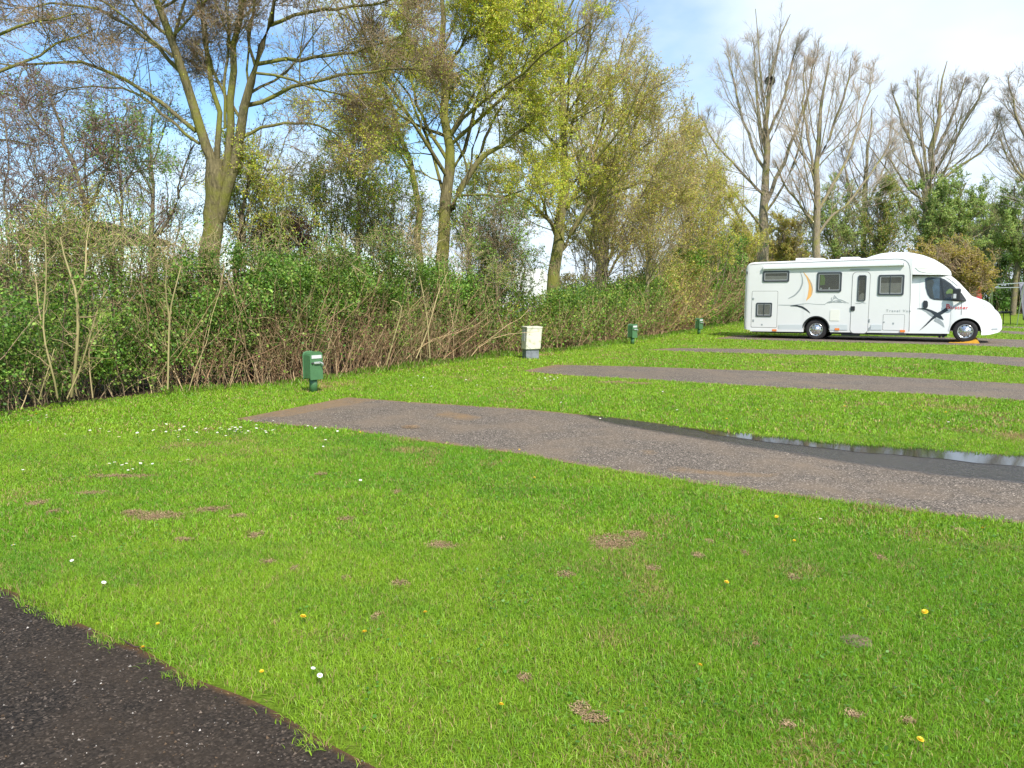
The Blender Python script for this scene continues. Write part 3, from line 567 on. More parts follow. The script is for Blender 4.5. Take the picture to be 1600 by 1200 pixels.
# ================================================================== HEDGE
HS = np.r_[0, np.cumsum(np.linalg.norm(np.diff(HBG, axis=0), axis=1))]
HPX = np.array([p[0] for p in HB])
def s_of(px): return np.interp(px, HPX, HS)
def hb(s): return np.stack([np.interp(s, HS, HBG[:,0]), np.interp(s, HS, HBG[:,1])], -1)
TOP = np.array([(-700,330),(-300,380),(0,432),(100,415),(180,440),(240,430),(300,402),(400,398),(500,404),(600,406),(700,412),(745,425),(790,462),(850,466),(900,462),(950,455),(1040,430),(1090,400),(1130,380),(1200,375)])
def hedge_section(name, label, x0, x1, seed, leafn, stemn, leafcol, stemcol, bare=0.4, width=1.5, lsize=.034, hs=1.0, wispy=0.15, twn=1.0, cat='hedge', back=0.0, group='bushes forming the overgrown hedge'):
    """one bush of the hedge: stems rooted along the baseline, twigs, leaf clumps"""
    rng=np.random.default_rng(seed); s0,s1=s_of(x0),s_of(x1); ln=s1-s0; mid=hb(np.array([(s0+s1)/2]))[0]; base=np.array([mid[0],mid[1],0]); dist=mid[1]
    def pos(s,d):   # s along, d depth behind the foot line (to the left/back)
        p=hb(s); q=hb(s+.05); t=(q-p); t/=np.linalg.norm(t,axis=-1,keepdims=True)+1e-9; n=np.stack([-t[:,1],t[:,0]],-1)
        return p+n*(d+back)[:,None], t, n
    def topz(s):
        p=hb(s); px=np.interp(s,HS,HPX); ty=np.interp(px,TOP[:,0],TOP[:,1]); return (EYE+(HZ-ty)/FPX*(p[:,1]+.6))*hs
    root=empty(name,base,label=label,cat=cat,group=group)
    # stems
    n=int(stemn*ln); s=rng.uniform(s0,s1,n); d=rng.beta(1.0,1.8,n)*width; p,t,nn=pos(s,d); tz=topz(s)
    L=tz*rng.choice([.35,.55,.8,1.0,1.12],n,p=[.22,.26,.25,.17,.10])*rng.uniform(.8,1.05,n); K=6
    P=np.empty((n,K,3)); cur=np.concatenate([p,np.full((n,1),-.02)],1); P[:,0]=cur; dr=norm(np.stack([rng.normal(size=n)*.3,rng.normal(size=n)*.3-.12,np.ones(n)],1)); wob=(nz(s,s*0,1.5,seed)-.5)*.45
    dr[:,0]+=wob; dr=norm(dr)
    for k in range(1,K):
        dr=norm(dr+rng.normal(size=(n,3))*.17+np.array([-.02,.01,.02])); cur=cur+dr*(L/(K-1))[:,None]; P[:,k]=cur
    P[:,:,2]=np.maximum(P[:,:,2],-.02)
    r0=np.minimum(.0045+.004*rng.gamma(1.3,.9,n),.0095)*(.75+dist*.02); R=r0[:,None]*np.linspace(1,.35,K)
    parts=[]; sc=np.array(stemcol)
    def tcol(m,k,nv): c=sc[rng.integers(0,len(sc),m)]*rng.uniform(.6,1.25,(m,1)); return np.repeat(c,k*nv,axis=0)
    v,f=tubes(P-base,R,4); parts.append((v,f,tcol(n,K,4)))
    q,rr=children(P,R,int(6*twn),.2,1,(48,16),.4,.12,.55,.0022*(.7+dist*.03),4,.2,.03,rng); ok=q[:,:,2].min(1)>0; q=q[ok]; rr=rr[ok]
    v,f=tubes(q-base,rr,3); parts.append((v,f,tcol(len(q),4,3)))
    v,f,c=merge(parts); link('stems',mesh_np('stems',v,f,c),M_STEM,root)
    # leaves in clumps
    nc=max(8,int(ln*42)); cs=rng.uniform(s0,s1,nc); cdp=rng.beta(1.1,1.6,nc)*width; tz=topz(cs)*rng.uniform(.70,1.10,nc); u=rng.uniform(0,1,nc)
    lo=bare*tz*rng.uniform(.3,1.25,nc); cz=lo+(tz-lo)*u**.8; cp,_,_=pos(cs,cdp); C=np.concatenate([cp,cz[:,None]],1); cr_=rng.uniform(.09,.30,nc)*(.8+.015*dist)
    m=int(leafn*ln); w_=cr_**2; ci=rng.choice(nc,m,p=w_/w_.sum()); LP=C[ci]+norm(rng.normal(size=(m,3)))*(rng.uniform(0,1,m)**.7*1.35*cr_[ci])[:,None]*np.array([1.2,1.1,1.0])
    # loose leaves along twigs
    m2=int(m*wispy); ii=rng.integers(0,len(q),m2); LP2=q[ii,rng.integers(1,4,m2)]+rng.normal(size=(m2,3))*.03
    lz=np.concatenate([LP,LP2]); cl=np.concatenate([(rng.uniform(.5,1.35,nc))[ci],np.full(m2,1.15)]); ok=lz[:,2]>.02; lz=lz[ok]; cl=cl[ok]  # clump tone varies; darker clumps paint shaded gaps into the hedge
    V,F,Cc=leafquads(lz-base,1.4*lsize*(.75+.022*dist),rng,np.array(leafcol),.35,.5,.7,cl); link('foliage',mesh_np('foliage',V,[F],Cc),M_LEAF,root)
    return root
TAN=[(0.48,0.38,0.20),(0.40,0.31,0.17),(0.34,0.29,0.14)]; DRY=[(0.46,0.31,0.18),(0.36,0.22,0.13),(0.55,0.40,0.24),(0.24,0.15,0.09)]; DKB=[(.13,.10,.07),(.2,.15,.1),(.28,.2,.13)]
LG=[(0.12,0.24,0.04),(0.17,0.30,0.05),(0.085,0.17,0.03),(0.26,0.37,0.07)]; LY=[(0.20,0.31,0.045),(0.28,0.34,0.05),(0.12,0.22,0.03)]; LD=[(.03,.085,.015),(.045,.12,.02)]
HSZ=1
hedge_section('hedge_bush','straggly bush with long tan stems at the far left of the hedge',-330,110,101,6500,85,LG,TAN+DKB,.12,1.7,.034,.92,.3)
hedge_section('hedge_bush','bare pale stemmed bush in the hedge right of the leftmost one, under the brown roof',105,262,102,7000,85,LG+LY[:1],TAN+DKB,.1,1.6,.034,.97,.25)
hedge_section('hedge_bush','dense green leafed bush under the thick mossy trunk',255,395,103,9500,110,LG,DRY+TAN[:1],.3,1.6,.034,1.0,.1)
hedge_section('hedge_bush','green bush over brown stems immediately left of the nearest green post',388,500,104,10000,125,LG,DRY,.60,1.6,.034,1.0,.05)
hedge_section('hedge_bush','large green bush just right of the nearest green post',492,622,105,10500,130,LG+LY[:1],DRY,.58,1.6,.034,1.0,.05)
hedge_section('hedge_bush','bush with a sheaf of pale dead stems midway between green post and cream box',615,712,106,7000,160,LG+LY[:1],DRY+TAN,.56,1.7,.034,1.0,.06)
hedge_section('hedge_bush','green topped bush left of the cream box',705,792,107,8000,140,LG,DRY,.42,1.7,.034,1.0,.12)
hedge_section('hedge_bush','sparse reddish stemmed bush right behind the cream box',785,880,108,3600,120,LY+LG[:1],DRY,.2,1.6,.034,.97,.4)
hedge_section('hedge_bush','dry brown stemmed bush between the cream box and the second green post',872,968,109,3600,130,LY+LG,DRY,.2,1.8,.036,1.0,.4)
hedge_section('hedge_bush','brown and green bush right behind the second green post',960,1046,110,4200,130,LY+LG,DRY,.15,2.0,.036,1.0,.4)
hedge_section('hedge_bush','tall brownish bush beside the farthest green post',1040,1098,111,5000,120,LY+OL,DRY,.1,2.2,.038,1.0,.3)
hedge_section('hedge_bush','bright green upright bush between the farthest post and the motorhome',1092,1138,112,12000,60,[(.13,.28,.03),(.17,.34,.035),(.10,.22,.03)],DRY,.02,1.6,.036,1.0,.1)
hedge_section('hedge_bush','dark green bush half hidden by the rear of the motorhome',1130,1215,113,11000,60,LD+LG,DRY,.05,2.2,.04,1.0,.1)

HSOIL_SHADE=simple('leaf_litter_shade',(.10,.07,.045),1.0,var=.5,vscale=3,bump=.6,spec=.1)  # dark brown litter sheet; shade behind the hedge gaps put into its colour
q_=resample(HBG,80); t_=np.gradient(q_[:,:2],axis=0); t_/=np.linalg.norm(t_,axis=1,keepdims=True); n_2=np.stack([-t_[:,1],t_[:,0]],1); V=[]
for k_ in range(80): V+=[(*(q_[k_,:2]-n_2[k_]*.12),.004),(*(q_[k_,:2]+n_2[k_]*4.5),.004)]
tag(link('hedge_soil_shade',mesh_np('hedge_soil_shade',V,[np.array([(2*k_,2*k_+1,2*k_+3,2*k_+2) for k_ in range(79)])]),HSOIL_SHADE),kind='structure')
# individual pale stems that stand out in front of the hedge on the left
def pole_shrub(label, stems, Y, seed, col=TAN, tw=10):
    rng=np.random.default_rng(seed); P=[];R=[]
    for st in stems:
        r=resample([[*at(q[0],q[1],Y+rng.normal()*.05),q[2]*.3/FPX*Y] for q in st],10); P.append(r[:,:3]); R.append(r[:,3])
    P=np.array(P); R=np.array(R); b=np.array([P[0,0,0],P[0,0,1],0]); root=empty('bare_shrub',b,label=label,cat='shrub',group='bare shrubs in front of the hedge')
    sc=np.array(col); parts=[]; v,f=tubes(P-b,R,6); parts.append((v,f,np.repeat(sc[rng.integers(0,len(sc),len(P))],60,axis=0)))
    q,rr=children(P,R,tw,.15,1,(50,15),.28,.15,.5,.003,5,.2,.04,rng); v,f=tubes(q-b,rr,4); parts.append((v,f,np.repeat(sc[rng.integers(0,len(sc),len(q))]*rng.uniform(.7,1.1,(len(q),1)),20,axis=0)))
    q2,r2=children(q,rr,4,.2,1,(45,15),.4,.08,.6,.002,4,.2,.04,rng); v,f=tubes(q2-b,r2,3); parts.append((v,f,np.repeat(sc[rng.integers(0,len(sc),len(q2))]*rng.uniform(.6,1.1,(len(q2),1)),12,axis=0)))
    v,f,c=merge(parts); link('stems',mesh_np('stems',v,f,c,True),M_STEM,root)
    lp=q2[rng.integers(0,len(q2),len(q2)*3//2),rng.integers(1,4,len(q2)*3//2)]; V,F,C=leafquads(lp-b,.03,rng,np.array(LY),.3); link('foliage',mesh_np('foliage',V,[F],C),M_LEAF,root)
pole_shrub('pale bare shrub forking in front of the hedge at far left',[[(90,622,5),(88,590,5),(75,560,5),(65,530,5),(64,495,4.5),(72,470,4),(74,430,3.5),(72,395,3),(70,360,2)],[(64,500,3.5),(58,470,3),(58,445,2.5),(50,410,2)],[(60,628,3),(68,600,3),(78,570,3),(85,545,2.5)]],9.7,201,TAN,10)
pole_shrub('pale bare shrub with twin tall stems in front of the hedge under the brown roof',[[(112,620,8),(118,580,8),(122,520,8),(124,460,7),(120,445,6),(105,420,5),(96,400,4),(94,370,3)],[(122,460,5),(132,440,5),(135,410,4),(134,380,3),(140,350,2)],[(105,622,4),(120,590,4),(133,560,4),(135,535,4),(148,510,4),(152,470,4),(168,452,3)],[(145,622,3.5),(140,580,3.5),(137,540,3),(165,505,2.5)]],10.2,202,TAN,9)
pole_shrub('single straight tan sapling stem in front of the hedge left of the thick trunk',[[(262,608,5),(263,570,5),(264,520,4.5),(264,480,4),(275,450,3.5),(283,415,2.5)],[(264,500,3),(258,450,2.5),(262,400,2)]],11.2,203,TAN,7)
pole_shrub('angled pale dead stem in the hedge above the sheaf of dead stems',[[(604,570,3.5),(615,530,3.5),(622,505,3.5),(631,480,4),(630,468,3.5),(612,469,3)],[(650,560,3),(668,520,3),(678,480,3),(690,440,3),(700,425,2)],[(672,560,3),(668,500,3),(660,450,3),(655,430,2)]],14.4,204,TAN,5)

# ================================================================== TREES
lv_big=[dict(n=9,L=.75,t0=.32,ang=(50,14),rr=.42,rmin=.009,K=8,wig=.13,up=.06,Lmin=.5),
        dict(n=9,L=.55,t0=.12,ang=(46,15),rr=.5,rmin=.006,K=6,wig=.17,up=.05,Lmin=.45),
        dict(n=6,L=.55,t0=.12,ang=(46,15),rr=.6,rmin=.0045,K=5,wig=.18,up=.05,Lmin=.25),
        dict(n=4,L=.55,t0=.15,ang=(45,15),rr=.7,rmin=.0035,K=3,wig=.2,up=.05,Lmin=.14)]
T1=[[(326,402,46),(334,360,42),(336,320,42),(338,275,46),(335,250,36)],
    [(336,262,30),(318,215,27),(298,165,25),(285,110,24),(268,60,20),(243,0,17),(222,-80,13),(205,-160,8)],
    [(338,258,18),(342,200,15),(340,130,13),(322,60,11),(306,0,10),(290,-90,7),(280,-170,4)],
    [(350,280,24),(352,215,21),(364,140,20),(372,80,18),(379,20,14),(382,-80,10),(390,-190,6)],
    [(342,345,34),(362,290,30),(374,230,27),(382,170,25),(398,110,20),(416,50,17),(428,0,14),(452,-90,10),(480,-170,6)],
    [(306,205,13),(255,160,11),(200,125,10),(150,100,9),(105,88,7),(50,100,6),(0,105,4),(-60,95,3)],
    [(285,115,12),(240,70,10),(200,35,9),(160,12,8),(95,2,6),(30,20,4)],
    [(312,225,9),(270,190,8),(225,150,7),(185,135,6),(130,130,4),(80,150,3)],
    [(384,165,13),(430,148,11),(480,128,10),(540,118,8),(600,105,6),(660,110,4)],
    [(402,100,12),(450,92,10),(510,90,9),(570,75,7),(640,55,4)],
    [(376,215,10),(425,195,8),(480,190,7),(520,205,5),(560,235,3)],
    [(420,40,11),(470,18,9),(530,12,8),(590,8,6),(650,-20,4)],
    [(352,200,9),(350,120,8),(362,50,7),(350,-30,5)],
    [(378,190,9),(330,110,8),(320,40,7)],
    [(400,108,9),(385,60,8),(400,0,7),(400,-80,5)],
    [(268,60,10),(230,30,8),(180,-30,6),(130,-70,4)],
    [(428,0,9),(500,-40,7),(570,-70,5),(630,-110,3)]]
make_tree('mossy_tree','thick mossy tree forking into several big limbs, the largest trunk left of the middle','tree',T1,15.5,301,BARK_MOSS,(0.22,0.17,0.11),lv_big,limbw=.86,skip0=1,leaf=
    [dict(n=2,size=.028,col=RB,cut=.1,src=-1),dict(n=3,size=.038,col=YG,z=(2.0,5.2),x=(-4.9,0),cut=.3,src=-1),dict(n=16,size=.035,col=YG,src=0,z=(1,7),spread=.17,cut=.25)])
T2=[[(690,412,26),(694,360,24),(699,300,22),(700,240,19),(697,170,16),(690,100,13),(690,30,10),(694,-60,6),(700,-120,3)],
    [(697,345,18),(712,305,17),(728,275,15),(748,248,13),(790,222,9),(835,190,7),(880,140,4)],
    [(656,404,18),(656,340,16),(650,280,15),(640,245,13),(622,200,11),(603,150,9),(582,90,7),(562,30,5),(540,-30,3)],
    [(643,250,9),(615,222,8),(585,195,6),(550,190,4)],[(699,250,10),(660,190,8),(640,120,6),(630,50,4)],
    [(700,215,9),(735,160,8),(760,100,6),(790,30,5),(810,-40,3)],[(745,250,8),(770,190,7),(800,130,5),(820,60,3)],[(692,120,8),(730,60,6),(745,0,4),(750,-60,3)]]
lv2=[dict(n=10,L=.75,t0=.12,ang=(50,14),rr=.4,rmin=.009,K=8,wig=.13,up=.06,Lmin=.9),dict(n=9,L=.55,t0=.12,ang=(46,15),rr=.5,rmin=.0065,K=6,wig=.17,up=.05,Lmin=.5),dict(n=7,L=.55,t0=.12,ang=(45,15),rr=.6,rmin=.005,K=4,wig=.2,up=.05,Lmin=.28),dict(n=3,L=.55,t0=.15,ang=(45,15),rr=.7,rmin=.004,K=3,wig=.2,up=.05,Lmin=.16)]
make_tree('leafing_tree','twin stemmed tree with fresh yellow green leaves in the middle of the row','tree',T2,20,302,BARK_MOSS,(0.19,0.16,0.08),lv2,
    [dict(n=9,size=.042,col=YG,cut=.12,x=(-3.6,3),src=-1),dict(n=2,size=.045,col=GR[3:]+YG,src=-1,cut=.3)])
T3=[[(863,466,26),(868,410,24),(874,365,21),(882,320,18),(886,260,15),(882,190,12),(874,120,10),(868,50,7),(862,-20,4)],
    [(872,405,12),(886,372,11),(905,335,10),(935,295,8),(975,255,6),(1010,225,4),(1040,200,2)],
    [(882,330,10),(915,265,9),(940,200,7),(960,130,5),(975,60,3)],[(876,365,9),(840,325,8),(805,300,6),(770,300,4)],[(886,265,9),(850,200,7),(830,130,5),(815,60,3)],
    [(884,230,8),(905,150,7),(920,80,5),(925,20,3)],[(874,380,8),(850,330,7),(838,270,5),(830,220,3)],[(900,345,8),(960,300,6),(1020,280,4),(1060,270,2)],[(878,160,7),(900,90,5),(905,20,3)],[(940,200,6),(1000,150,4),(1040,130,2)]]
lv3=[dict(n=12,L=.72,t0=.06,ang=(44,13),rr=.4,rmin=.010,K=8,wig=.11,up=.08,Lmin=1.2),dict(n=9,L=.52,t0=.1,ang=(40,13),rr=.5,rmin=.0075,K=6,wig=.14,up=.07,Lmin=.6),dict(n=7,L=.55,t0=.1,ang=(40,13),rr=.6,rmin=.0055,K=4,wig=.16,up=.06,Lmin=.32)]
make_tree('leafing_tree','single trunk tree with yellow green crown beside the white caravan','tree',T3,25,303,BARK_MOSS,(0.24,0.19,0.11),lv3,
    [dict(n=9,size=.05,col=YG,cut=.1,z=(2.5,8),x=(-2,3.6),src=-1),dict(n=4,size=.055,col=OL,cut=.2,z=(0,9),src=-1)])
def fan(x,y,w,tips,wt=3):
    out=[]
    for i,(tx,ty) in enumerate(tips):
        mx_=x+(tx-x)*.32; my=y+(ty-y)*.5; out.append([(x+(i%3-1)*w*.25,y,w*(.8 if i==0 else .3)),((x*2+mx_)/3,y+(my-y)*.5,w*(.6 if i==0 else .26)),(mx_,my,w*(.36 if i==0 else .2)),((mx_+tx)/2+(tx-x)*.05,(my+ty)/2,w*.14),(tx,ty,wt)])
    return out
lv4=[dict(n=13,L=.62,t0=.04,ang=(38,12),rr=.4,rmin=.011,K=7,wig=.11,up=.07,Lmin=1.3),dict(n=10,L=.5,t0=.08,ang=(36,12),rr=.5,rmin=.008,K=5,wig=.14,up=.07,Lmin=.6),dict(n=5,L=.55,t0=.1,ang=(38,12),rr=.6,rmin=.006,K=4,wig=.16,up=.06,Lmin=.35)]
make_tree('budding_tree','broad olive brown budding tree right of the caravan','tree',fan(942,455,24,[(955,95),(1010,160),(900,170),(1040,240),(985,120),(870,280),(1060,310),(930,140)]),31,304,BARK_GREY,(0.24,0.185,0.11),lv4,[dict(n=6,size=.055,col=OL,cut=.1,src=-1),dict(n=3,size=.055,col=YG,cut=.2,src=-1)])
make_tree('budding_tree','brownish budding tree behind the second green post','tree',fan(1014,455,15,[(1030,165),(1070,210),(980,210),(1090,270),(1045,190),(960,290)]),36,305,BARK_GREY,(0.25,0.19,0.12),lv4,[dict(n=5,size=.06,col=OL+RB[:1],cut=.1,src=-1)])
make_tree('budding_tree','yellow green budding tree above the farthest green post','tree',fan(1075,450,14,[(1085,250),(1110,275),(1050,235),(1128,320),(1068,210),(1030,290)]),41,306,BARK_GREY,(0.24,0.19,0.10),lv4,[dict(n=6,size=.065,col=OL+YG,cut=.1,src=-1)])
make_tree('budding_tree','lowest yellowish budding tree directly left of the motorhome','tree',fan(1125,450,10,[(1132,300),(1150,340),(1105,310),(1165,370),(1118,285)]),45,307,BARK_GREY,(0.25,0.20,0.10),lv4,[dict(n=6,size=.07,col=OL+YG,cut=.1,src=-1)])
# bare tall trees behind the motorhome
GT=(0.29,0.25,0.215)
lvp=[dict(n=13,L=.80,t0=.06,t1=.95,ang=(37,9),rr=.32,rmin=.013,K=10,wig=.055,up=.07,Lmin=.4,lpow=1.0),dict(n=9,L=.62,t0=.08,t1=.95,ang=(34,9),rr=.48,rmin=.009,K=7,wig=.08,up=.065,Lmin=.35,lpow=.9),dict(n=8,L=.55,t0=.1,ang=(33,10),rr=.6,rmin=.006,K=5,wig=.09,up=.06,Lmin=.4,lpow=.7)]
P1=[[(1193,402,22),(1194,330,19),(1196,260,15),(1199,190,11),(1203,120,8),(1215,60,4),(1235,22,1.4)],
    [(1196,320,12),(1212,280,12),(1235,230,9),(1258,170,7),(1272,110,4),(1280,60,2)],[(1186,392,11),(1165,350,10),(1145,320,9),(1118,280,6),(1098,230,4),(1090,160,2)],
    [(1195,265,9),(1170,215,8),(1150,150,6),(1140,100,4),(1132,80,2)],[(1197,240,9),(1185,180,8),(1180,110,5),(1175,55,2)],[(1198,215,9),(1225,150,7),(1240,90,5),(1250,50,2)],[(1194,305,8),(1160,270,7),(1120,230,5),(1092,180,3)]]
make_tree('bare_tree','tallest leafless tree holding a dark nest behind the motorhome','tree',P1,50,310,BARK_GREY,GT,lvp,limbw=.85,group='bare tall trees behind the motorhome')
P2=[[(1276,412,18),(1273,350,16),(1274,290,13),(1278,220,10),(1286,150,6),(1298,80,1.4)],[(1275,335,9),(1300,290,9),(1330,240,7),(1350,170,5),(1362,110,2)],[(1272,350,8),(1250,320,7),(1225,290,5),(1210,250,3)],
    [(1274,290,8),(1262,220,7),(1255,150,5),(1258,90,2)],[(1275,260,8),(1305,190,7),(1325,130,5),(1330,90,2)],[(1276,370,8),(1310,330,7),(1350,290,6),(1385,240,4),(1395,190,2)]]
make_tree('bare_tree','second leafless tree, right of the one with the nest','tree',P2,47,311,BARK_GREY,(0.32,0.255,0.20),lvp,limbw=.85,group='bare tall trees behind the motorhome')
P3=[[(1450,402,18),(1448,330,15),(1450,270,12),(1462,200,9),(1475,140,4),(1480,95,1.3)],[(1449,300,10),(1430,240,8),(1405,180,6),(1392,130,2)],[(1450,290,10),(1480,235,9),(1515,180,7),(1545,120,2)],[(1450,285,8),(1440,220,7),(1432,150,5),(1435,110,2)],[(1455,250,8),(1490,180,6),(1510,120,3)],[(1449,320,7),(1415,290,6),(1385,240,3)],[(1455,290,7),(1500,260,6),(1545,230,4),(1565,170,2)]]
make_tree('bare_tree','third leafless tree, spreading above the cab of the motorhome','tree',P3,60,312,BARK_GREY,(0.29,0.25,0.225),[dict(l,rmin=l['rmin']*1.15) for l in lvp],group='bare tall trees behind the motorhome')
P4=[[(1650,402,18),(1648,330,15),(1645,260,12),(1640,180,6),(1645,100,1.4)],[(1648,300,9),(1620,250,8),(1590,190,6),(1575,120,2)],[(1648,320,9),(1610,290,7),(1575,250,5),(1560,210,2)],[(1648,280,8),(1680,200,6),(1700,120,3)],[(1645,240,8),(1610,170,5),(1605,95,2)]]
make_tree('bare_tree','leafless tree cut off by the right edge of the view','tree',P4,58,313,BARK_GREY,(0.29,0.25,0.225),[dict(l,rmin=l['rmin']*1.1) for l in lvp],group='bare tall trees behind the motorhome')
P5=[[(1350,402,10),(1348,340,9),(1352,280,7),(1358,220,4),(1362,170,2)],[(1350,330,6),(1375,280,5),(1395,220,2)],[(1350,340,6),(1325,290,5),(1315,230,2)]]
make_tree('bare_tree','slimmest leafless tree between the second and third bare trees','tree',P5,66,314,BARK_GREY,(0.2,0.175,0.16),lvp[:3],group='bare tall trees behind the motorhome')
# nest
c=at(1203,126,50); rng=np.random.default_rng(4); n=420; d=norm(rng.normal(size=(n,3))); p0=d*np.array([.24,.24,.17])*rng.uniform(.7,1.1,(n,1)); t_=norm(np.cross(d,rng.normal(size=(n,3)))); P=np.stack([p0-t_*.18,p0,p0+t_*.18+d*.05],1)
v,f=tubes(P,np.full((n,3),.014),3); cc=np.repeat(np.array([.05,.038,.03])*rng.uniform(.6,1.5,(n,1)),9,axis=0)
tag(link('bird_nest',mesh_np('bird_nest',v,[f],cc),M_STEM,None,tuple(c)),'dark round stick nest high in the tallest bare tree','nest')

# smaller trees on the left, behind the hedge
lvs=[dict(n=9,L=.65,t0=.1,ang=(50,15),rr=.5,rmin=.007,K=7,wig=.17,up=.05,Lmin=.6),dict(n=7,L=.55,t0=.1,ang=(48,15),rr=.55,rmin=.005,K=5,wig=.19,up=.04,Lmin=.35),dict(n=5,L=.55,t0=.1,ang=(48,15),rr=.6,rmin=.0035,K=4,wig=.2,up=.03,Lmin=.2)]
DT=(0.15,0.115,0.10)
G2='small trees behind the left of the hedge'
make_tree('small_tree','small tree with a dark leaning trunk right of the brown roof ridge, far left','tree',[[(98,470,10),(112,420,10),(128,370,9),(140,325,9),(128,285,8),(112,255,7),(98,225,6),(86,180,5),(72,130,3)],[(138,330,5),(160,290,4),(180,240,3),(185,190,2)],[(120,270,4),(150,230,3),(170,200,2)],[(98,225,4),(60,200,3),(30,150,2)]],13.2,320,BARK_DARK,DT,lvs,[dict(n=2,size=.04,col=PU+GR[:1],cut=.35,src=-1)],group=G2)
make_tree('small_tree','slender two stemmed tree between the brown roof and the thick trunk','tree',[[(236,420,9),(238,360,8),(240,300,6),(236,240,5),(238,180,3)],[(242,370,9),(262,350,8),(275,325,7),(280,290,5),(290,250,4),(305,225,2)],[(238,300,4),(215,260,3),(200,210,2)],[(240,250,4),(258,200,3),(270,150,2)]],16.6,321,BARK_DARK,(0.22,0.17,0.13),lvs,[dict(n=3,size=.04,col=GR,cut=.35,src=-1)],group=G2)
make_tree('small_tree','thin dark twigged tree at the very left edge','tree',[[(22,430,5),(14,370,5),(6,310,4),(14,240,3),(6,170,2)],[(10,350,4),(30,300,3),(60,270,2)],[(8,330,3),(-30,270,3),(-60,220,2)],[(22,420,4),(50,360,3),(70,290,2)]],12.5,322,BARK_DARK,DT,lvs,[dict(n=1,size=.035,col=PU,cut=.3,src=-1)],group=G2)
make_tree('small_tree','thin upright sapling just right of the brown roof','tree',[[(188,430,6),(190,370,5),(190,300,5),(186,240,4),(180,180,2)],[(190,330,4),(170,270,3),(150,220,2)],[(190,300,4),(215,250,3),(225,200,2)]],13.6,323,BARK_DARK,(0.23,0.19,0.13),lvs,[dict(n=4,size=.042,col=GR,cut=.25,src=-1)],group=G2)
make_tree('small_tree','haze of fine lilac brown upright twigs above the brown roof','tree',fan(75,420,7,[(60,190),(85,205),(100,230),(45,230),(115,260),(72,180)],1.5),17.5,324,BARK_DARK,(0.24,0.16,0.15),lvs,None,group=G2)
make_tree('small_tree','many stemmed green leafing tree just right of the thick mossy trunk','tree',fan(372,410,16,[(395,235),(430,220),(470,250),(500,300),(415,180),(360,250),(455,200)],2),16.2,325,BARK_DARK,(0.26,0.215,0.12),lvs,[dict(n=5,size=.042,col=YG+GR[3:],cut=.25,src=-1)],group=G2)
make_tree('small_tree','many stemmed green leafing tree left of the twin stemmed tree','tree',fan(560,412,14,[(560,250),(600,230),(520,240),(630,280),(490,290),(580,200)],2),18,326,BARK_DARK,(0.26,0.215,0.12),lvs,[dict(n=6,size=.048,col=GR+YG,cut=.2,src=-1)],group=G2)
make_tree('small_tree','leafy small tree between the twin stemmed tree and the caravan','tree',fan(778,440,8,[(770,330),(800,320),(745,345),(825,345),(785,300)],2),19.5,327,BARK_DARK,(0.20,0.15,0.10),lvs,[dict(n=4,size=.05,col=GR,cut=.3,src=-1)],group=G2)
make_tree('small_tree','thin stemmed sapling leaning right behind the budding trees, beside a bare pole trunk','tree',fan(1012,460,8,[(1016,300),(1050,340),(985,330)],2),28,328,BARK_GREY,(0.2,0.16,0.1),lvs,[dict(n=3,size=.055,col=OL,cut=.3,src=-1)],group=G2)
make_tree('small_tree','sprawling thin tree low between the twin stemmed tree trunks and the hedge','tree',fan(610,415,8,[(590,320),(640,330),(660,300),(570,350),(620,290)],2),22,329,BARK_DARK,(0.27,0.215,0.13),lvs,[dict(n=3,size=.055,col=OL+GR,cut=.3,src=-1)],group=G2)
make_tree('small_tree','bushy thin tree between the twin stemmed tree and the yellow green crown','tree',fan(735,420,8,[(730,300),(765,290),(700,330),(790,330),(745,260)],2),25,330,BARK_DARK,(0.27,0.215,0.13),lvs,[dict(n=4,size=.06,col=GR+YG,cut=.3,src=-1)],group=G2)
make_tree('overhanging_tree','tree standing outside the left edge whose branches reach into the top left corner','tree',[[(-190,420,30),(-185,300,26),(-190,180,22),(-195,60,16),(-200,-80,8)],[(-186,220,14),(-110,170,11),(-40,130,9),(30,105,7),(100,60,5),(150,45,3)],[(-188,160,12),(-110,100,10),(-30,60,8),(50,35,6),(120,20,3)],[(-188,260,12),(-110,240,10),(-40,220,8),(20,215,5),(60,230,3)],[(-192,100,10),(-100,20,8),(0,-20,6),(70,-30,3)]],13.5,331,BARK_MOSS,(0.15,0.12,0.09),lvs,[dict(n=2,size=.035,col=PU+RB+YG[:1],cut=.3,src=-1)])
# thin many-stemmed growth behind the hedge
def thicket(label,x0,x1,ytops,Y,seed,n,tw,leaf,wpx=2.6):
    r=random.Random(seed); L=[]; yb=440 if Y>22 or 15<Y<20 else 505
    for k in range(n):
        u=(k+r.random())/n; xb=x0+(x1-x0)*(.25+.5*u); xt=x0+(x1-x0)*u+r.uniform(-8,8); yt=np.interp(u,np.linspace(0,1,len(ytops)),ytops)+abs(r.gauss(0,18)); w=wpx*r.uniform(.6,1.3); my=(440+yt)/2
        L.append([(xb+r.uniform(-12,12),yb,w),(xb*.6+xt*.4+r.uniform(-6,6),my+20,w*.85),(xb*.25+xt*.75+r.uniform(-8,8),(my+yt)/2,w*.6),(xt,yt,w*.35)])
    make_tree('thicket_shrub',label,'shrub',L,Y,seed,BARK_DARK,tw,[dict(n=8,L=.5,t0=.1,ang=(42,14),rr=.5,rmin=.0055*max(1,Y/28),K=6,wig=.17,up=.05,Lmin=.5*max(1,Y/30)),dict(n=6,L=.55,t0=.1,ang=(45,15),rr=.55,rmin=.0042*max(1,Y/28),K=5,wig=.18,up=.04,Lmin=.3*max(1,Y/30))],leaf,group='thin many stemmed shrubs behind the hedge')
TB=(.25,.19,.13)
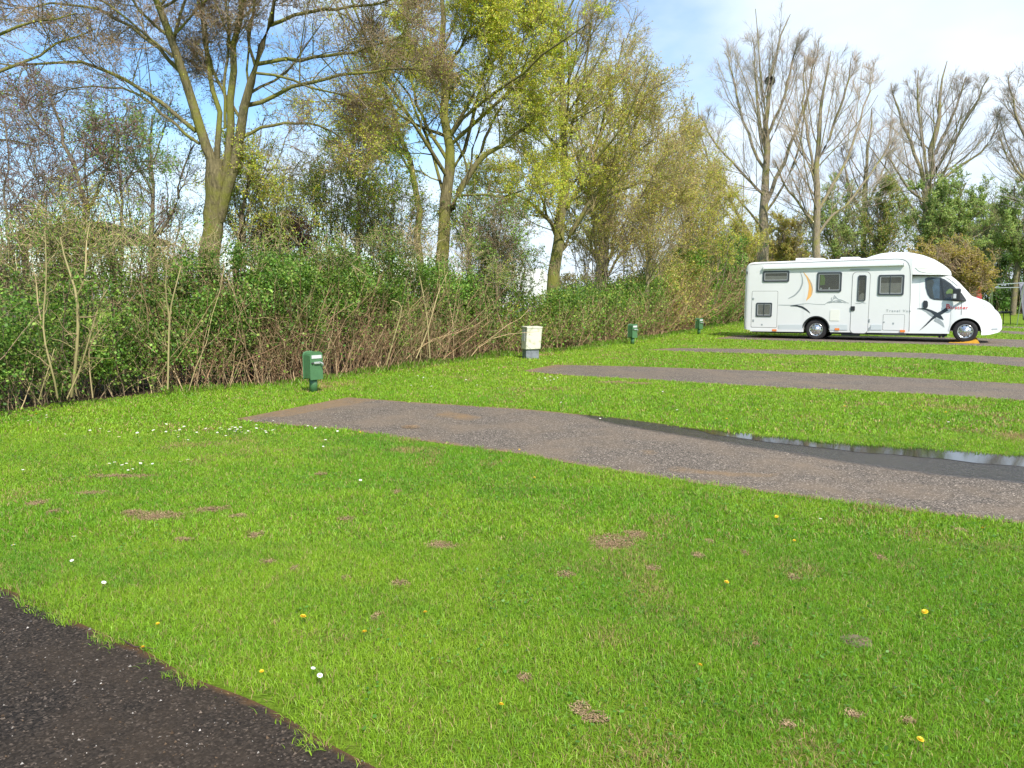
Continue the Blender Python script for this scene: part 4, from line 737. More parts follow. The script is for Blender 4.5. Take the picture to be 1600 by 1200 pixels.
for k_,(a_,b_,yt_,Y_,l_) in enumerate([(-70,60,[380,360,390],11.2,'tan twiggy growth rising out of the hedge at the left edge'),(50,150,[350,335,360],11.6,'tan twiggy growth in front of the shelter roof'),(140,250,[385,365,390],12.2,'tan twiggy growth in the hedge right of the shelter'),(240,330,[400,380,400],12.8,'tan twiggy growth in the hedge left of the thick trunk'),(325,440,[395,375,390],13.3,'tan and green twiggy growth in the hedge right of the thick trunk'),(430,560,[390,372,385],14.6,'tan and green twiggy growth above the hedge behind the nearest post'),(550,680,[390,370,388],16.2,'tan and green twiggy growth above the hedge under the left twin stem'),(670,790,[395,378,400],18.6,'tan and green twiggy growth above the hedge right of the twin stems')]):
    thicket(l_,a_,b_,yt_,Y_,540+k_,13 if k_<4 else 8,(.34,.27,.15),[dict(n=4 if k_<4 else 8,size=.036,col=LY+LG,cut=.15,src=-1)],2.6)
thicket('many stemmed thin shrub at the left edge with few green leaves',-60,70,[300,280,330],13.5,501,14,(.13,.09,.07),[dict(n=3,size=.035,col=GR+PU,cut=.3,src=-1)])
thicket('yellow green thin shrub in front of the brown shelter roof',60,175,[330,300,310],12.6,502,16,(.25,.2,.11),[dict(n=4,size=.034,col=LY+YG,cut=.25,src=-1)],2.2)
thicket('thin shrub with green leaves between the shelter and the thick trunk',165,300,[300,290,330],16.8,503,16,TB,[dict(n=4,size=.036,col=GR,cut=.3,src=-1)],2.2)
thicket('green thin shrub right of the thick trunk',345,470,[290,250,300],17.5,504,18,(.28,.23,.13),[dict(n=5,size=.042,col=YG+GR,cut=.25,src=-1)],2.4)
thicket('green thin shrub midway between thick trunk and twin stemmed tree',450,570,[270,240,290],18.5,505,18,(.28,.23,.13),[dict(n=6,size=.045,col=YG+GR,cut=.25,src=-1)],2.4)
thicket('olive thin shrub left of the twin stemmed tree trunks',555,665,[290,260,300],19,506,16,(.2,.15,.08),[dict(n=5,size=.045,col=OL+GR,cut=.25,src=-1)],2.4)
thicket('thin shrub right of the twin stemmed tree trunks',700,800,[310,290,320],20,507,15,TB,[dict(n=5,size=.05,col=GR+YG,cut=.25,src=-1)],2.2)
thicket('leafy tan stemmed shrub in front of the caravan',735,842,[395,372,400],20.6,508,20,(.3,.2,.13),[dict(n=9,size=.045,col=LG,cut=.1,src=-1)],2.0)
thicket('brown thin shrub between the yellow green tree and the broad budding tree',880,960,[330,300,330],27,509,14,TB,[dict(n=4,size=.06,col=OL,cut=.25,src=-1)],2.0)
thicket('brown thin shrub behind the second green post',955,1050,[360,330,350],30,510,16,(.24,.17,.11),[dict(n=4,size=.06,col=OL,cut=.25,src=-1)],2.0)
thicket('olive thin shrub behind the farthest green post',1045,1150,[350,320,350],36,511,18,(.26,.2,.11),[dict(n=6,size=.07,col=OL+YG,cut=.2,src=-1)],1.8)
thicket('grey olive brushwood seen between the first and second bare trees',1150,1290,[350,330,345],57,512,30,(.22,.17,.12),[dict(n=5,size=.11,col=OL+GR,cut=.25,src=-1)],1.8)
thicket('brownish brushwood seen between the second and third bare trees',1290,1430,[320,300,320],61,513,34,(.22,.17,.12),[dict(n=5,size=.12,col=GR+OL,cut=.25,src=-1)],1.8)
thicket('light green brushwood seen under the third bare tree',1420,1560,[300,290,310],64,514,34,(.18,.15,.09),[dict(n=9,size=.09,col=[(.38,.48,.15),(.31,.43,.13),(.46,.50,.17),(.24,.34,.11)],cut=.2,src=-1)],1.8)
thicket('green brushwood at the right edge behind the dark hedge',1540,1680,[300,290,300],70,515,30,(.14,.12,.08),[dict(n=8,size=.1,col=[(.38,.48,.15),(.31,.43,.13),(.46,.50,.17),(.24,.34,.11)],cut=.2,src=-1)],1.8)
# purple leaved bush
make_tree('purple_bush','small dark red purple bush showing over the hedge right of the thick trunk','bush',fan(430,420,6,[(430,365),(455,378),(405,375),(470,395),(440,370)],2),17.3,332,BARK_DARK,(0.14,0.07,0.06),lvs,[dict(n=4,size=.045,col=PU,cut=.0,src=-1)])
# leafy trees and bushes behind the motorhome
lvb=[dict(n=12,L=.5,t0=.05,ang=(38,13),rr=.45,rmin=.016,K=6,wig=.13,up=.07,Lmin=1.0),dict(n=9,L=.45,t0=.1,ang=(38,13),rr=.5,rmin=.012,K=5,wig=.15,up=.06,Lmin=.5),dict(n=6,L=.45,t0=.1,ang=(38,13),rr=.6,rmin=.009,K=4,wig=.18,up=.05,Lmin=.3)]
G3='leafy trees and bushes behind the motorhome'
make_tree('leafy_tree','broad light green tree above the motorhome windscreen','tree',fan(1462,420,16,[(1470,290),(1510,285),(1440,300),(1545,300),(1555,350),(1425,340),(1490,275),(1530,330)],3),53,340,BARK_DARK,(0.15,0.13,0.07),lvb,[dict(n=12,size=.085,col=[(.38,.48,.15),(.31,.43,.13),(.46,.50,.17),(.24,.34,.11)],cut=.25,src=-1)],group=G3)
make_tree('leafy_tree','green tree at the right edge beyond the metal frame','tree',fan(1590,430,12,[(1585,290),(1610,300),(1560,320),(1640,310),(1575,350),(1625,360)],3),62,341,BARK_DARK,(0.12,0.10,0.06),lvb,[dict(n=10,size=.095,col=[(.38,.48,.15),(.31,.43,.13),(.46,.50,.17),(.24,.34,.11)],cut=.25,src=-1)],group=G3)
make_tree('leafy_tree','blue green leafing tree between the first two bare trees','tree',fan(1305,420,10,[(1300,315),(1325,310),(1285,330),(1340,340),(1310,290)],3),56,342,BARK_DARK,(0.14,0.12,0.07),lvb,[dict(n=7,size=.085,col=[(.38,.48,.15),(.31,.43,.13),(.46,.50,.17),(.24,.34,.11)],cut=.3,src=-1)],group=G3)
make_tree('leafy_tree','olive thinly leaved tree behind the roof dome','tree',fan(1375,420,10,[(1370,310),(1395,300),(1350,330),(1410,330),(1385,285)],3),58,343,BARK_DARK,(0.17,0.14,0.09),lvb,[dict(n=6,size=.085,col=OL+GR,cut=.2,src=-1)],group=G3)
make_tree('leafy_tree','brownish leafing tree behind the rear roof of the motorhome','tree',fan(1230,430,10,[(1220,350),(1245,355),(1190,365),(1262,350),(1170,385)],3),54,344,BARK_DARK,(0.21,0.16,0.11),lvb,[dict(n=7,size=.085,col=OL,cut=.15,src=-1)],group=G3)
make_tree('yellow_shrub','yellow and tan flowering shrub showing over the motorhome windscreen','shrub',fan(1500,480,8,[(1490,408),(1515,400),(1470,400),(1528,420),(1545,425),(1500,395),(1455,405)],2),38,345,BARK_GREY,(0.27,0.2,0.13),lvb,[dict(n=7,size=.075,col=[(.45,.38,.05),(.38,.30,.10),(.30,.27,.06)],cut=.2,src=-1)],group=G3)
# low hedge masses in the distance
def far_bush(name,label,px0,px1,ytop,ybot,Y,seed,cols,n=26000,size=.13,depth=3.0,group=None,stem=True):
    rng=np.random.default_rng(seed); a=at(px0,HZ,Y); b_=at(px1,HZ,Y); base=np.array([(a[0]+b_[0])/2,Y,0]); W=b_[0]-a[0]; Ht=EYE+(HZ-ytop)/FPX*Y
    nc=int(110*W/8)+20; C=np.stack([rng.uniform(-W/2,W/2,nc),rng.uniform(0,depth,nc),rng.uniform(.02,1,nc)**.8],1); tp=Ht*(.78+.3*nz(C[:,0]+base[0],C[:,0]*0,.45,seed)); C[:,2]*=tp; cr_=rng.uniform(.35,.9,nc)*min(1,Ht/3)
    ci=rng.integers(0,nc,n); P=C[ci]+norm(rng.normal(size=(n,3)))*(rng.uniform(0,1,n)**.5*cr_[ci])[:,None]; ok=P[:,2]>.02; P=P[ok]; ci=ci[ok]
    V,F,c=leafquads(P,size,rng,np.array(cols),.3,.4,.65,rng.uniform(.6,1.35,nc)[ci]); root=empty(name,base,label=label,cat='hedge',group=group); link('foliage',mesh_np('foliage',V,[F],c),M_LEAF,root)
    m=int(W*14); x=rng.uniform(-W/2,W/2,m); y=rng.uniform(0,depth,m); K=5; P=np.empty((m,K,3)); cur=np.stack([x,y,np.zeros(m)],1); P[:,0]=cur; d=norm(np.stack([rng.normal(size=m)*.2,rng.normal(size=m)*.2,np.ones(m)],1)); L=Ht*rng.uniform(.6,1.1,m)
    for k in range(1,K): d=norm(d+rng.normal(size=(m,3))*.12); cur=cur+d*(L/(K-1))[:,None]; P[:,k]=cur
    v,f=tubes(P,np.linspace(1,.3,K)[None]*rng.uniform(.02,.045,m)[:,None],4); cc=np.repeat(np.array([.12,.09,.06])*rng.uniform(.6,1.7,(m,1)),K*4,axis=0); link('stems',mesh_np('stems',v,[f],cc),M_STEM,root)
DG=[(.09,.16,.045),(.12,.20,.05),(.07,.12,.035)]; BR=[(.25,.22,.09),(.32,.25,.13),(.18,.20,.06)]
G4='background hedges'
far_bush('background_hedge','tall dark green hedge behind the metal frame at the right edge',1515,1760,385,478,66,401,DG+GR[:1],60000,.17,3,G4)
far_bush('background_hedge','brown olive hedge behind the middle of the motorhome',1320,1530,392,478,63,402,BR+GR,32000,.16,3,G4)
far_bush('background_hedge','olive brown hedge behind the rear half of the motorhome',1130,1330,385,478,60,403,BR+OL,52000,.15,4,G4)
far_bush('background_hedge','low brownish hedge beyond the caravan',700,1150,430,470,70,404,BR,40000,.17,3,G4)
far_bush('background_hedge','low far hedge glimpsed through the stems left of the caravan',-500,700,432,470,75,405,BR+GR[:1],50000,.18,3,G4)
far_bush('background_hedge','clipped green hedge between the caravan and the budding trees',880,1010,445,470,34,406,BR+LG,16000,.08,1.5,G4)
# tree belt farther off at the right, dark trunks
for i,(x,yt,c_,l) in enumerate([(1560,330,GR,'dark leafing tree left of the right edge, behind the metal frame'),(1530,345,DG+GR,'dark green tree between the yellow shrub and the metal frame'),(1640,320,GR,'dark leafing tree outside the right edge')]):
    make_tree('belt_tree',l,'tree',fan(x,450,8,[(x,yt),(x+22,yt+20),(x-22,yt+25),(x+8,yt-15),(x-10,yt+5)],2),72,350+i,BARK_DARK,(0.10,0.08,0.06),[dict(l_) for l_ in lvb],[dict(n=7,size=.11,col=[(.38,.48,.15),(.31,.43,.13),(.46,.50,.17),(.24,.34,.11)],cut=.25,src=-1)],group=G3)

# ================================================================== SHELTER ROOF, CARAVAN, FAR ITEMS
def shelter():
    Y=20.0; a=at(62,372,Y); b_=at(232,374,Y); cx=(a[0]+b_[0])/2; W=(b_[0]-a[0]); ez=a[2]; pk=at(140,346,Y)[2]; px_=at(136,346,Y)[0]-cx
    root=empty('wooden_shelter',(cx,Y,0),label='open wooden shelter with low brown hipped roof behind the left hedge',cat='shelter')
    RB_=simple('brown_shingle',(0.13,0.075,0.055),.9,var=.4,vscale=6,bump=.5,spec=.1); WD=simple('dark_timber',(0.09,0.06,0.04),.8,var=.4)
    h=W/2; mb=MB(); r=.5
    mb.add([(-h,-1.3,ez),(h,-1.3,ez),(h,1.3,ez),(-h,1.3,ez),(px_-r,0,pk),(px_+r,0,pk)],[(0,1,5,4),(1,2,5),(2,3,4,5),(3,0,4)]); mb.box(-h,h,-1.3,1.3,ez-.12,ez-.003)
    for k in range(1,7):   # battens of the shingle courses
        t=k/7; x0=-h+(px_-r+h)*t; x1=h+(px_+r-h)*t; y=-1.3*(1-t); z=ez+(pk-ez)*t+.012; mb.tube([(x0,y,z),(x1,y,z)],.012,4)
    mb.build('roof',RB_,root)
    for x in (-h*.8,-h*.1,h*.72):
        for y in (-1.1,1.1): m=MB(); m.box(x-.06,x+.06,y-.06,y+.06,0,ez-.12); m.build('post',WD,root,bevel=.005)
    m=MB(); m.box(-h*.9,h*.9,-1.16,-1.10,ez-.30,ez-.13); m.build('beam',WD,root)
shelter()
def caravan():
    Y=42.0; l=at(772,430,Y); r=at(856,430,Y); z1=at(800,421,Y)[2]; z0=.35; W=r[0]-l[0]; root=empty('white_caravan',(l[0],Y,0),label='white caravan glimpsed through the trees beyond the hedge',cat='caravan')
    WH=simple('caravan_white',(0.78,0.78,0.79),.35,var=.05,vscale=2); BL=simple('caravan_blue',(0.05,0.13,0.33),.5); GL=simple('caravan_glass',(0.03,0.035,0.04),.08,var=.3); BK=simple('caravan_tyre',(.02,.02,.02),.8)
    prof=[(.15,z0),(W-.35,z0),(W-.1,z0+.5),(W,z1-.55),(W-.25,z1-.05),(W-.5,z1),(.5,z1),(.12,z1-.15),(0,z1-.6),(0,z0+.5)]
    m=MB(); m.prism(prof,0,2.2); m.build('body',WH,root,bevel=.06)
    m=MB(); 
    for k in range(9): x=W-1.9+k*.2; m.box(x,x+.09,-.02,-.003,z0+.12,z0+.62)
    m.build('stripe',BL,root)
    m=MB(); m.lathe([(.05,-.03),(.33,-.03),(.34,.15),(.05,.15)],24,'y',(W*.5,.05,.34)); m.build('wheel',BK,root)
caravan()
def low_shed():
    Y=24; c=at(6,436,Y); root=empty('low_shed',(c[0],Y,0),label='low shed with a pale roof edge at the left image border behind the hedge',cat='shed')
    m=MB(); m.box(-1.2,.35,0,1.5,0,c[2]-.05); m.build('wall',simple('shed_boards',(.12,.10,.09),.8,var=.3),root); m=MB(); m.box(-1.3,.45,-.1,1.6,c[2]-.04,c[2]+.04); m.build('roof',simple('shed_roof',(.42,.40,.40),.7),root)
low_shed()
# red vehicle behind the motorhome's bonnet
def red_van():
    Y=50; l=at(1519,456,Y); r=at(1530,456,Y); z1=at(1520,443,Y)[2]; root=empty('red_van',(r[0],Y,0),label='red van mostly hidden behind the motorhome bonnet',cat='van')
    RD=simple('red_paint',(0.42,0.025,0.035),.3,coat=.4); GL=simple('van_glass',(0.06,0.07,0.075),.1); TY=simple('van_tyre',(.02,.02,.02),.8)
    m=MB(); m.prism([(-4.2,.35),(0.25,.35),(.30,.8),(.20,1.15),(-.02,z1-.05),(-.25,z1),(-4.0,z1),(-4.2,z1-.2)],0,1.8); m.build('body',RD,root,bevel=.05)
    m=MB(); m.prism([(-.95,1.15),(-.12,1.15),(-.24,z1-.14),(-.95,z1-.14)],-.012,-.003); m.build('window',GL,root); m=MB(); m.box(-2.2,-1.1,-.012,-.003,1.15,z1-.14); m.build('window',GL,root)
    for x in (-3.4,-.6): m=MB(); m.lathe([(.02,-.03),(.30,-.03),(.33,0),(.33,.2)],20,'y',(x,.02,.33)); m.build('wheel',TY,root)
red_van()
def frame_tent():
    Y=40; root=empty('tent_frame',(*at(1552,487,Y)[:2],0),label='bare silver tent frame with grey canvas hanging at its right end',cat='tent frame'); b=np.array([*at(1552,487,Y)[:2],0])
    MT=simple('silver_tube',(.55,.60,.60),.35,metal=.6); CV=simple('grey_canvas',(.22,.22,.27),.9,var=.25,vscale=4)
    def p(px,py,dy=0): return at(px,py,Y+dy)-b
    def g(px,dy=0): q=at(px,HZ,Y+dy)-b; q[2]=0; return q
    for pts in ([p(1551,445),g(1553)],[p(1551,445),g(1541,-.6)],[p(1552,450),p(1560,447,1.5)],[p(1600,442),g(1592,-.8)],[p(1605,442),g(1604,1)],[p(1551,445,2.2),g(1549,2.2)],[p(1551,452),g(1547,-.3)]):
        m=MB(); m.tube(pts,.022,8); m.build('leg',MT,root,True)
    for pts in ([p(1551,445),p(1600,442)],[p(1553,450,.6),p(1601,449,.6)],[p(1551,445),p(1551,445,2.2)],[p(1551,445,2.2),p(1600,442,2.2)]):
        m=MB(); m.tube(pts,.022,8); m.build('rail',MT,root,True)
    rng=np.random.default_rng(3); m=MB(); K=14; V=[]; 
    top=[p(1592,441,-.02),p(1640,441,-.02)]; 
    for j in range(8):
        t=j/7
        for k in range(K):
            s=k/(K-1); q=top[0]*(1-s)+top[1]*s; q=q.copy(); q[2]=q[2]*(1-t)+ .25*t; q[0]+=(.35*t if s<.5 else 0)*(1-s)+.05*math.sin(s*22+t*2)*t; q[1]+=.09*math.sin(s*19)*(.3+t); V.append(q)
    F=[(j*K+k,j*K+k+1,(j+1)*K+k+1,(j+1)*K+k) for j in range(7) for k in range(K-1)]; m.add(V,F); o=m.build('canvas',CV,root,True); md=o.modifiers.new('s','SOLIDIFY'); md.thickness=.006
    # dark seat / bin inside
    c=at(1562,474,Y+1.2); r2=empty('garden_table',(c[0],Y+1.2,0),label='low dark table standing inside the tent frame',cat='table'); DK=simple('dark_plastic',(.03,.032,.035),.6)
    m=MB(); m.box(-.5,.5,-.35,.35,.62,.68); m.build('table_top',DK,r2,bevel=.01)
    for x in (-.42,.42):
        for y in (-.28,.28): m=MB(); m.tube([(x,y,.62),(x*1.1,y*1.1,0)],.02,8); m.build('leg',DK,r2)
frame_tent()

# ================================================================== HOOKUP POSTS
M_GP=simple('green_paint',(0.075,0.185,0.08),.45,var=.15,vscale=10,dirt=None,bump=.05); M_LBL=simple('white_label',(.6,.62,.62),.4); M_MET=simple('metal_grey',(.55,.56,.56),.3,metal=.5); M_BLK=simple('black_rubber',(.02,.02,.022),.6)
def green_post():
    root=empty('hookup_post',(0,0,0),cat='hookup post',group='green electric hookup posts along the hedge')
    m=MB(); m.lathe([(.0,0.0),(.062,0),(.062,.24),(.0,.24)],24,'z'); m.build('post',M_GP,root,True)
    a=.100; z0,z1=.215,.62
    m=MB(); m.prism([(-a,z0),(a,z0),(a,z1-.05),(a-.012,z1-.015),(a*.4,z1),(-a*.4,z1),(-a+.012,z1-.015),(-a,z1-.05)],-a,a); o=m.build('cabinet',M_GP,root,bevel=.012)
    m=MB(); m.box(-a*.82,a*.88,-a-.006,-a-.001,z1-.095,z1-.045); m.build('label_plate',M_LBL,o)
    m=MB(); m.box(-.05,.05,-a-.03,-a-.001,.44,.475); lk=m.build('socket_flap',M_MET,o,bevel=.008)
    m=MB(); m.tube([(.04,-a-.02,.47),(.075,-a-.05,.45),(.085,-a-.055,.415)],.012,8); m.build('latch',M_MET,lk,True)
    m=MB(); m.tube([(-.075,-a-.001,.455),(-.075,-a-.02,.455)],.014,12); m.build('lock',M_BLK,o,True)
    return root
gp=green_post(); posts=[((490,613),'nearest green hookup post with a white label beside the first pitch'),((988,538),'green hookup post midway along the hedge beyond the cream box'),((1092,522),'farthest green hookup post near the back of the motorhome')]
for i,(p,l) in enumerate(posts):
    o=gp if i==0 else copy_tree(gp); g=gnd(*p); o.location=(g[0],g[1],0); o.rotation_euler=(0,0,math.radians([47,38,36][i])); o['label']=l
def cream_box():
    g=gnd(829,560); root=empty('cream_cabinet',(g[0],g[1],0),math.radians(22),label='cream electrical cabinet on a grey concrete plinth by the hedge',cat='cabinet')
    CR=simple('cream_plastic',(.62,.60,.50),.5,var=.08,vscale=7,dirt=(.42,.42,.28)); GY=simple('grey_plinth',(.22,.24,.27),.85,var=.35,vscale=9,bump=.4)
    m=MB(); m.box(-.165,.165,-.12,.12,-.02,.26); m.build('plinth',GY,root,bevel=.012)
    m=MB(); b,t=.225,.74; m.add([(-.19,-.16,b),(.19,-.16,b),(.19,.16,b),(-.19,.16,b),(-.155,-.16,t),(.235,-.16,t),(.235,.16,t+.01),(-.155,.16,t+.01)],[(0,3,2,1),(4,5,6,7),(0,1,5,4),(1,2,6,5),(2,3,7,6),(3,0,4,7)]); o=m.build('housing',CR,root,bevel=.015)
    m=MB(); m.add([(-.165,-.168,t-.03),(.225,-.168,t-.03),(.245,-.172,t+.012),(-.165,-.172,t+.012),(-.165,.168,t-.02),(.225,.168,t-.02),(.245,.172,t+.022),(-.165,.172,t+.022)],[(0,1,2,3),(7,6,5,4),(0,3,7,4),(1,5,6,2),(3,2,6,7),(0,4,5,1)]); m.build('lid',CR,root,bevel=.006)
    m=MB(); m.add([(-.185,-.08,.42),(-.178,.06,.42),(-.165,.06,.66),(-.172,-.08,.66)],[(0,3,2,1)]); o2=m.build('sticker',M_LBL,o,loc=(-.012,0,0)); md=o2.modifiers.new('s','SOLIDIFY'); md.thickness=.004
cream_box()

exec_motorhome = True
# ================================================================== MOTORHOME
TH=math.radians(30); FC=gnd(1507,536.5); DD=np.array([math.cos(TH),-math.sin(TH)]); NN=np.array([-math.sin(TH),-math.cos(TH)])
def sd_(px,py):
    r=ray(px,py); k=(FC[0]*NN[0]+FC[1]*NN[1])/(r[0]*NN[0]+r[1]*NN[1]); q=(r[0]*k-FC[0],r[1]*k-FC[1]); return (q[0]*DD[0]+q[1]*DD[1], r[2]*k+EYE)
def Z(x,y): return sd_(1140+x/3.478, 370+y/3.478)         # pixel in an enlarged crop to side-view metres
HW=1.14                                                    # half width; near side at local y=0, far side y=2*HW
WHT=simple('motorhome_white',(.68,.685,.69),.28,coat=.3,var=.03,vscale=1.5); WHT2=simple('gelcoat_white',(.70,.705,.70),.3,coat=.2,var=.02,vscale=2); SLV=simple('silver_skirt_sheen',(.62,.65,.68),.35,metal=.25)
BLKP=simple('black_trim',(.018,.02,.024),.45); FRM=simple('window_frame_grey',(.045,.052,.062),.35); SEAM=simple('panel_gap',(.16,.16,.16),.8); CRM=simple('cream_panel',(.72,.72,.66),.4)
ORG=simple('amber_lens',(.75,.22,.05),.3); GRY=simple('grey_decal',(.30,.33,.34),.4); DBL=simple('dark_decal',(.022,.028,.035),.4); ORD=simple('orange_decal',(.78,.42,.13),.4); REDD=simple('red_decal',(.62,.06,.05),.4); TYR=simple('tyre_rubber',(.022,.021,.023),.85,var=.3,vscale=20); RIM=simple('wheel_chrome',(.62,.63,.64),.22,metal=.85)
def glassmat(name,tint,rough=.05):
    m,t,b,out=newmat(name); b.inputs['Base Color'].default_value=(*tint,1); b.inputs['Roughness'].default_value=rough; b.inputs['Specular IOR Level'].default_value=.9
    tr=N(t,'ShaderNodeBsdfTransparent'); tr.inputs[0].default_value=(.88,.9,.9,1); mxs=N(t,'ShaderNodeMixShader',Fac=.22); t.links.new(tr.outputs[0],mxs.inputs[1]); t.links.new(b.outputs[0],mxs.inputs[2]); t.links.new(mxs.outputs[0],out.inputs[0]); return m
GLS=glassmat('tinted_pane',(.10,.10,.095)); INT=simple('dark_interior',(.10,.095,.08),.8,var=.6,vscale=1.6); BLI=simple('blind_fabric',(.42,.40,.36),.8,var=.15,vscale=6); BLU=simple('blue_seat_cover',(.20,.33,.48),.9,var=.4,vscale=6); HIV=simple('hi_vis_fabric',(.42,.62,.12),.8); GCUR=simple('green_curtain',(.22,.36,.06),.8,var=.3); CLR=simple('headlamp_lens',(.62,.64,.66),.1,spec=.8)
mh=empty('motorhome',(FC[0],FC[1],0),-TH,label='long white motorhome with roof dome parked on the fourth pitch',cat='motorhome')
wr=.345; UF=0.0; UR=Z(468,500)[0]
def loft(st, n1=10, n2=6, n3=6):
    """st: list of (u, b, t, inset_bottom, inset_top, radius)"""
    rows=[]
    for u,b,t,ib,it,r in st:
        r=min(r,(t-b)*.49); pts=[]
        for k in range(n1+1): q=k/n1; z=b+(t-r-b)*q; pts.append((ib+(it-ib)*((z-b)/max(t-b,1e-4))**1.3, z))
        x0=pts[-1][0]
        for k in range(1,n2+1): q=k/n2*math.pi/2; pts.append((x0+r*(1-math.cos(q)), t-r+r*math.sin(q)))
        xe=pts[-1][0]
        for k in range(1,n3): s=k/n3; pts.append((xe+(HW-xe)*s, t+.03*math.sin(s*math.pi/2)*min(1,(t-b)*2)))
        pts.append((HW, t+.03*min(1,(t-b)*2)))
        full=pts+[(2*HW-x,z) for x,z in pts[-2::-1]]; rows.append([(u,x,z) for x,z in full])
    V=[p for r in rows for p in r]; m=len(rows[0]); K=len(rows)
    F=[(i*m+k,(i+1)*m+k,(i+1)*m+k+1,i*m+k+1) for i in range(K-1) for k in range(m-1)]
    F+=[(i*m,i*m+m-1,(i+1)*m+m-1,(i+1)*m) for i in range(K-1)]
    F+=[tuple(range(m)),tuple((K-1)*m+k for k in range(m-1,-1,-1))]
    return V,F
def interp(pts,u): xs_=[p[0] for p in pts]; ys=[p[1] for p in pts]; return float(np.interp(u,xs_,ys))
def us_between(a,b,extra=(),n=40): return sorted(set([round(x,4) for x in list(np.linspace(a,b,n))+list(extra)]))
def arch(u,c,base,R): 
    d=abs(u-c); return max(base, wr+.02+math.sqrt(max(R*R-d*d,0))) if d<R else base
uR=Z(78,330)[0]; uB=Z(985,330)[0]
top_l=[Z(110,150),Z(130,138),Z(735,114),Z(985,108)]; top_l=[(uR,Z(90,175)[1]),(uR+.06,Z(95,155)[1]),(Z(108,140)[0],Z(108,143)[1])]+[Z(130,138),Z(400,128),Z(735,115),(uB,Z(735,115)[1]+.02)]
bot=Z(250,514)[1]; bot_l=[(uR,Z(78,480)[1]),(uR+.05,Z(85,500)[1]),(Z(120,510)[0],bot+.01),(uR+.6,bot),(uB,Z(970,524)[1])]
AR=.415
ux=us_between(uR,uB,[uR+.02,uR+.05,uR+.09,uR+.14,uR+.2]+list(UR+np.cos(np.linspace(0,math.pi,25))*AR),50)
st=[]
for u in ux:
    e=min(1,(u-uR)/.16); ins=.14*(1-math.sqrt(max(0,1-(1-e)**2))); st.append((u,arch(u,UR,interp(bot_l,u),AR),interp(top_l,u),ins,ins+.015,.09))
V,F=loft(st); m=MB(); m.add(V,F); body=m.build('living_body',WHT,mh)
def smooth_auto(o,ang=35):
    for p in o.data.polygons: p.use_smooth=True
    try: o.data.set_sharp_from_angle(angle=math.radians(ang))
    except Exception: pass
smooth_auto(body)
# over-cab dome
dt=[Z(735,117),Z(770,103),Z(820,89),Z(880,82),Z(950,82),Z(1000,87),Z(1050,98),Z(1110,121),Z(1160,150),Z(1190,172),Z(1201,186),Z(1204,196)]
db=[Z(735,122),Z(800,122),Z(980,140),Z(985,190),Z(1080,193),Z(1150,201),Z(1204,206)]
db2=[(dt[0][0],Z(735,122)[1]),(uB-.004,Z(735,122)[1]),(uB+.004,Z(985,205)[1]),(Z(1100,206)[0],Z(1100,206)[1]),(Z(1204,207)[0],Z(1204,207)[1])]
st=[]
for u in us_between(dt[0][0],dt[-1][0]-.001,[uB-.004,uB+.004,dt[-1][0]-.01,dt[-1][0]-.03],46):
    f_=max(0,(u-uB)/(dt[-1][0]-uB)); g_=max(0,(uB-u)/(uB-dt[0][0])); ib=(.012+.30*f_**2.6) if u>uB else .03; st.append((u,interp(db2,u),interp(dt,u),ib,ib+.10+.10*f_+.15*g_,.30))
V,F=loft(st); m=MB(); m.add(V,F); dome=m.build('roof_dome',WHT2,mh); smooth_auto(dome)
# hollow under the dome: its shade is painted by a grey plate below
# cab
ct=[(uB,Z(985,210)[1]),Z(1195,207),Z(1215,222),Z(1250,252),Z(1285,290),Z(1318,326),Z(1350,337),Z(1390,350),Z(1420,366),Z(1438,385),Z(1445,398),Z(1462,412),Z(1476,428),Z(1484,452),Z(1487,470)]
cbm=[(uB,Z(985,525)[1]),Z(1180,527),Z(1385,536),Z(1420,533),Z(1468,522),Z(1484,505),Z(1487,480)]
uN=Z(1487,470)[0]; AF=.435
def cinset(u,z):
    f_=max(0,(u-.15)/(uN-.15)); return 0
def cab_ins(u):
    f_=min(1,max(0,(u+.55)/(uN+.55))); return .045+.02*f_+.50*max(0,f_-.35)**2.4/(.65**2.4)*1.0
def cab_top(u):
    belt=1.0; return cab_ins(u)+.17
def cab_y(u,z):
    b=interp(cbm,u); t=interp(ct,u); ib=cab_ins(u); it=cab_top(u)*1.0; 
    return ib+(it-ib)*(min(1,max(0,(z-b)/max(t-b,1e-4))))**1.3
st=[]
for u in us_between(uB,uN-.002,[uN-.02,uN-.05,uN-.09]+list(UF+np.cos(np.linspace(0,math.pi,27))*AF),54):
    t=interp(ct,u); b0=interp(cbm,u); st.append((u,arch(u,UF,b0,AF),max(t,b0+.02),cab_ins(u),cab_top(u),.16 if t>2 else .12))
V,F=loft(st,14); m=MB(); m.add(V,F); cab=m.build('cab',WHT2,mh); smooth_auto(cab)
